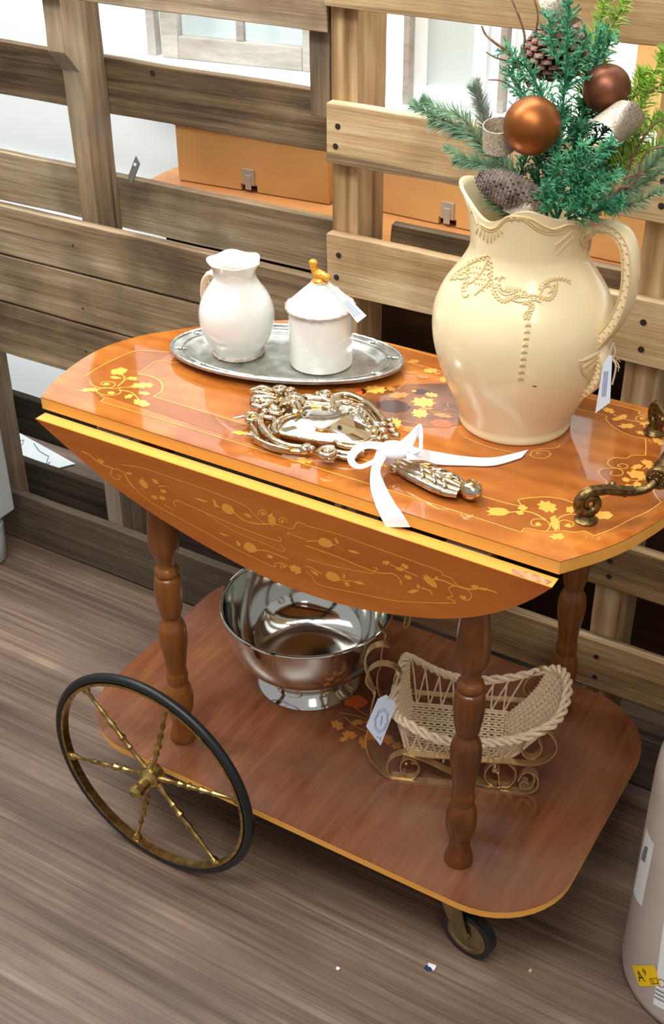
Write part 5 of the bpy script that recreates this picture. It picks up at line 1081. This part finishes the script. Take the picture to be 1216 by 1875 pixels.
cedar_sprig('bushy bright green cedar sprig at lower right above the pitcher rim', [([(1020, 400), (1050, 340), (1080, 300), (1120, 265)], (.18, .165, .155, .15)), ([(1030, 380), (1080, 345), (1130, 320)], (.175, .165, .16)), ([(1020, 395), (1010, 340), (1025, 290)], (.17, .16, .155)), ([(1040, 400), (1100, 385), (1140, 370)], (.175, .17, .165)), ([(1015, 398), (1000, 370), (998, 340)], (.165, .155, .15)), ([(1050, 350), (1055, 290), (1070, 265)], (.165, .155, .15)), ([(1035, 395), (1070, 370), (1100, 345)], (.165, .155, .15))], M['cedar'], 81, .026, 620)
cedar_sprig('dark green cedar sprig filling the middle behind the bronze bauble', [([(1000, 400), (1010, 330), (1020, 250), (1030, 200)], (.2, .21, .22, .22)), ([(1000, 380), (1040, 300), (1060, 230)], (.21, .22, .22)), ([(985, 380), (985, 320), (1000, 270)], (.2, .205, .21)), ([(1040, 395), (1090, 340), (1110, 270)], (.21, .21, .21)), ([(960, 380), (950, 330), (965, 290)], (.21, .22, .23)), ([(1030, 330), (1080, 270), (1125, 225)], (.25, .26, .27)), ([(1050, 360), (1100, 300), (1150, 265)], (.25, .255, .26)), ([(1040, 260), (1070, 210), (1085, 150)], (.26, .26, .26))], M['cedar_d'], 91, .030, 620)
def twig(label, P, ys, r=.0016):
    Q = path_pts([(730+x/2.502, y/2.502) for x, y in P], ys, 5); tag(MB().tube(Q, [r*(1.1-.6*i/len(Q)) for i in range(len(Q))], 6).build('twig', M['twig']), label, 'twig')
twig('curly brown twig rising left of the large pinecone to the top edge', [(700, 900), (560, 450), (530, 370), (525, 310), (560, 250), (578, 180), (560, 100), (515, -10)], (.22, .235, .235, .235, .235, .235, .235, .235), .0021)
twig('thin brown twig curving beside the pinecone towards the top edge', [(555, 250), (600, 210), (625, 160), (638, 70), (620, -10)], (.236, .236, .236, .236, .236), .0016)
twig('forked green-brown twig tip pointing to the upper left', [(600, 400), (520, 260), (440, 195), (400, 160), (380, 118)], (.2, .195, .19, .19, .19), .0018)
twig('short thin twig pointing left just below the forked twig', [(560, 300), (500, 280), (440, 262), (400, 238)], (.215, .21, .205, .205), .0012)
twig('short thin twig pointing left above the frosted pine sprig', [(560, 430), (520, 400), (470, 370), (412, 366)], (.215, .21, .205, .205), .0012)
twig('reddish curly twig bending out to the right edge', [(900, 980), (1010, 870), (1060, 850), (1100, 800), (1110, 740), (1150, 690), (1216, 672), (1250, 670)], (.2, .2, .2, .2, .2, .2, .2, .2), .0016)
twig('brown twig running up through the yellow-green fern', [(1000, 960), (1060, 750), (1110, 650), (1170, 570), (1240, 540)], (.22, .23, .235, .24, .24), .0018)
twig('short side twig under the curly right-hand twig', [(1030, 820), (1090, 798), (1140, 800)], (.2, .2, .2), .0013)
def ball(u, v_, y, pr_, mt, label):
    c = Vector(ony(u, v_, y)); r = pr_/pxm(c); t = thing('bauble', label, 'bauble', tuple(c), None)
    MB().sphere(c, r, 48, 28).build('ball', mt, t); d = Vector((.25, .75, -.6)).normalized()
    Mq = d.to_track_quat('Z', 'Y').to_matrix(); MB().lathe(c+d*(r-.001), [(.004, 0), (.0045, .002), (.0045, .006), (.002, .007)], 12, Mq).build('cap', M['brass2'], t)
ball(974.5, 230.5, .155, 53, M['bauble'], 'shiny bronze bauble at the centre left of the arrangement')
ball(1111, 163, .245, 44, M['bauble2'], 'dull copper-brown bauble at the upper right of the arrangement')
def pinecone(a, b, rad, rows_, per, mt, label, open_=.6, seed=0):
    a, b = Vector(a), Vector(b); d = (b-a); L_ = d.length; d.normalize(); o1 = d.orthogonal().normalized(); o2 = d.cross(o1)
    t = thing('pinecone', label, 'pinecone', tuple(a)); MB().tube([a+d*L_*q for q in (.02, .2, .5, .8, .97)], [rad*.3, rad*.5, rad*.55, rad*.4, rad*.1], 10).build('core', M['twig'], t); mb = MB(); rr = random.Random(seed)
    for i in range(rows_):
        f = (i+.5)/rows_; R_ = rad*(math.sin(math.pi*min(1, f*.85+.12)))**.6
        for k_ in range(per):
            an = 2*math.pi*(k_+.5*(i % 2))/per+rr.random()*.15; o_ = o1*math.cos(an)+o2*math.sin(an); s_ = d.cross(o_); p = a+d*L_*f*.92+o_*R_*.45
            e = p+(o_*math.sin(open_+.3)+d*math.cos(open_+.3))*R_*.62; w = R_*2.4/per; nn = (o_*math.cos(open_)-d*math.sin(open_))*rad*.06
            mb.add([p-s_*w*.35-nn, p+s_*w*.35-nn, p+s_*w*.35+nn, p-s_*w*.35+nn, e-s_*w-nn*1.6, e+s_*w-nn*1.6, e+s_*w+nn*.6, e-s_*w+nn*.6, e+(e-p)*.16+nn*.3], [(0, 1, 2, 3), (0, 1, 5, 4), (3, 2, 6, 7), (0, 4, 7, 3), (1, 5, 6, 2), (4, 5, 8), (5, 6, 8), (6, 7, 8), (7, 4, 8)])
    mb.build('scales', mt, t, kind='stuff', smooth=False)
pinecone(ony(1000, 372, .165), ony(866, 322, .155), .0195, 19, 13, M['cone2'], 'frosted purple-brown pinecone lying above the pitcher spout', .55, 1)
pinecone(ony(1022, 140, .26), ony(1020, 35, .25), .033, 10, 13, M['cone'], 'large open brown pinecone high in the arrangement', 1.15, 2)
def gribbon(label, pts, w, up, closed=False):
    tag(MB().tube(cr(pts, 6, closed), 1, closed=closed, flat=(w, .0005), up=up).build('glitter_ribbon', M['glitter'], ang=60), label, 'ribbon')
lc = Vector(ony(914, 250, .165)); gu = Vector((.05, -.25, 1)).normalized(); ga = gu.cross(Vector((0, 1, 0))).normalized(); gb = gu.cross(ga)
gribbon('champagne glitter ribbon loop left of the bronze bauble', circle(lc, .0168, ga, gb, 14), .0135, tuple(gu), True)
c_ = [ony(1100, 208, .215), ony(1116, 203, .195), ony(1132, 209, .185), ony(1146, 220, .19), ony(1156, 238, .21), ony(1140, 262, .235)]
gribbon('champagne glitter ribbon loop below the copper bauble', c_, .0185, tuple(.6*RT+.78*UP*.6+.1*FW))
gribbon('glitter ribbon tuck showing just above the pitcher rim', [ony(925, 372, .160), ony(945, 380, .150), ony(970, 388, .150), ony(990, 400, .17)], .0085, (.1, .3, 1))
gribbon('dark glitter ribbon end at the very top behind the tall cedar', [ony(1000, -20, .235), ony(1010, 8, .23), ony(1028, 30, .235), ony(1050, 45, .25)], .011, (.8, .3, .2))

# ------------------------------------------------------------------ plastic canister at the right edge
cxx, cyy, cr_ = .556, .128, .1165
cn = thing('plastic_canister', 'grey translucent plastic canister with labels, cut by the right edge', 'canister', (cxx, cyy, 0))
MB().lathe((cxx, cyy, 0), [(.001, .001), (.100, .001), (.108, .003), (.1145, .010), (.1165, .022), (.1165, .36), (.1150, .385), (.106, .405), (.085, .418), (.050, .424), (.046, .430), (.046, .455), (.001, .455)], 72).build('body', M['canm'], cn)
MB().lathe((cxx, cyy, .4555), [(.050, 0), (.051, .002), (.051, .022), (.048, .025), (.001, .025)], 40).build('cap', M['paper'], cn)
def oncyl(u, v_, r=.1168):
    d = ray(u, v_); o_ = CAM-np.array((cxx, cyy, 0)); a = d[0]**2+d[1]**2; b = 2*(o_[0]*d[0]+o_[1]*d[1]); c = o_[0]**2+o_[1]**2-r*r; D = max(0, b*b-4*a*c); return Vector(CAM+d*((-b-D**.5)/2/a))
def sticker(P, name, mt, r=.1168, nn_=8, label=None):
    a, b, c, d = [oncyl(*p) for p in P]; th = lambda p: (math.atan2(p[1]-cyy, p[0]-cxx), p[2]); a, b, c, d = map(th, (a, b, c, d)); v_ = []
    for j in range(nn_+1):
        for i in range(nn_+1):
            s, t_ = i/nn_, j/nn_; q = [(a[k]*(1-s)+b[k]*s)*(1-t_)+(d[k]*(1-s)+c[k]*s)*t_ for k in (0, 1)]; v_.append((cxx+r*math.cos(q[0]), cyy+r*math.sin(q[0]), q[1]))
    o_ = MB().add(v_, [(j*(nn_+1)+i, j*(nn_+1)+i+1, (j+1)*(nn_+1)+i+1, (j+1)*(nn_+1)+i) for j in range(nn_) for i in range(nn_)]).build(name, mt, cn, label=label)
    return o_, (a, b, c, d)
sticker([(1184, 1514), (1198, 1547), (1175, 1660), (1160, 1632)], 'label', M['paper'], label='white label on the left side')
sticker([(1181, 1548), (1187, 1552), (1181, 1580), (1174, 1572)], 'printed_block', mat('grey_green_print', (120, 130, 124), .6), .1170)
yo, yc = sticker([(1158, 1767), (1199, 1767), (1211, 1803), (1172, 1806)], 'yellow_label', M['yellow'], .1174, label='yellow price sticker reading A 9 and 13')
sticker([(1215, 1690), (1262, 1700), (1245, 1860), (1196, 1838)], 'label', M['paper'], label='tall white label at the frame edge')
def text_on(s, q, x0, y0, h, mt, nm='print', r=.1177, xs=.6):
    cu = bpy.data.curves.new('t', 'FONT'); cu.body = s; cu.size = 1; o_ = bpy.data.objects.new('t', cu); COL.objects.link(o_)
    me = bpy.data.meshes.new_from_object(o_); V = np.array([vv_.co[:] for vv_ in me.vertices]); F = [tuple(p.vertices) for p in me.polygons]; bpy.data.objects.remove(o_)
    V[:, 0] -= V[:, 0].min(); V[:, 1] -= V[:, 1].min(); V *= h/V[:, 1].max(); V[:, 0] *= xs; P = []
    a, b, c, d = q
    for x, y, _ in V:
        sx_, ty_ = x0+x, 1-(y0+y); k = [(a[i]*(1-sx_)+b[i]*sx_)*(1-ty_)+(d[i]*(1-sx_)+c[i]*sx_)*ty_ for i in (0, 1)]; P.append((cxx+r*math.cos(k[0]), cyy+r*math.sin(k[0]), k[1]))
    MB().add(P, F).build(nm, mt, cn, smooth=False)
text_on('A', yc, .10, .24, .52, M['inkb'], 'letter'); text_on('9', yc, .46, .52, .32, M['inkb'], 'numeral'); text_on('13', yc, .67, .14, .18, M['inkb'], 'numeral')
mb = MB(); a, b, c, d = yc
def yq(s, t_, r=.1177): k = [(a[i]*(1-s)+b[i]*s)*(1-t_)+(d[i]*(1-s)+c[i]*s)*t_ for i in (0, 1)]; return (cxx+r*math.cos(k[0]), cyy+r*math.sin(k[0]), k[1])
mb.tube([yq(.63, .64), yq(.93, .64), yq(.93, .90), yq(.63, .90)], .0004, 4, True); mb.build('number_box', M['inkb'], cn)
wl = [oncyl(*p) for p in ((1215, 1690), (1262, 1700), (1245, 1860), (1196, 1838))]; wq = [(math.atan2(p[1]-cyy, p[0]-cxx), p[2]) for p in wl]
mb = MB(); a, b, c, d = wq
for k_ in range(3): mb.tube([yq(.02+.05*i, .80+.05*k_+(.01 if i % 2 else -.01), .1172) for i in range(9)], .0005, 4)
mb.tube([yq(.22+.14*math.cos(a_), .70+.045*math.sin(a_), .1172) for a_ in np.linspace(0, 6.283, 20)[:-1]], .0004, 4, True); mb.build('fine_print', M['inkb'], cn, kind='stuff')
# ------------------------------------------------------------------ scraps on the floor
def scrap(u, v_, s, mt, label, seed):
    rr = random.Random(seed); c = Vector(onz(u, v_, 0)); mb = MB()
    P = [c+Vector((s*(.6+.5*rr.random())*math.cos(a), s*(.5+.5*rr.random())*math.sin(a), .0004)) for a in np.linspace(0, 6.28, 8)[:-1]]; top_ = [p+Vector((rr.random()*.001, 0, .001+.0025*rr.random())) for p in P]; n_ = len(P)
    mb.add(P+top_, [tuple(range(n_)), tuple(range(n_, 2*n_))]+[(i, (i+1) % n_, n_+(i+1) % n_, n_+i) for i in range(n_)])
    tag(mb.build('paper_scrap', mt, smooth=False), label, 'scrap')
scrap(790, 1772, .0085, M['paper'], 'white crumpled scrap on the floor in front of the caster', 1)
scrap(783, 1774, .006, M['blue'], 'navy blue scrap touching the white scrap in front of the caster', 2)
scrap(970, 1778, .0035, M['twine'], 'tiny pale crumb on the floor right of the caster', 3)
scrap(619, 1775, .0035, M['paper'], 'tiny white crumb on the floor left of the caster', 4)
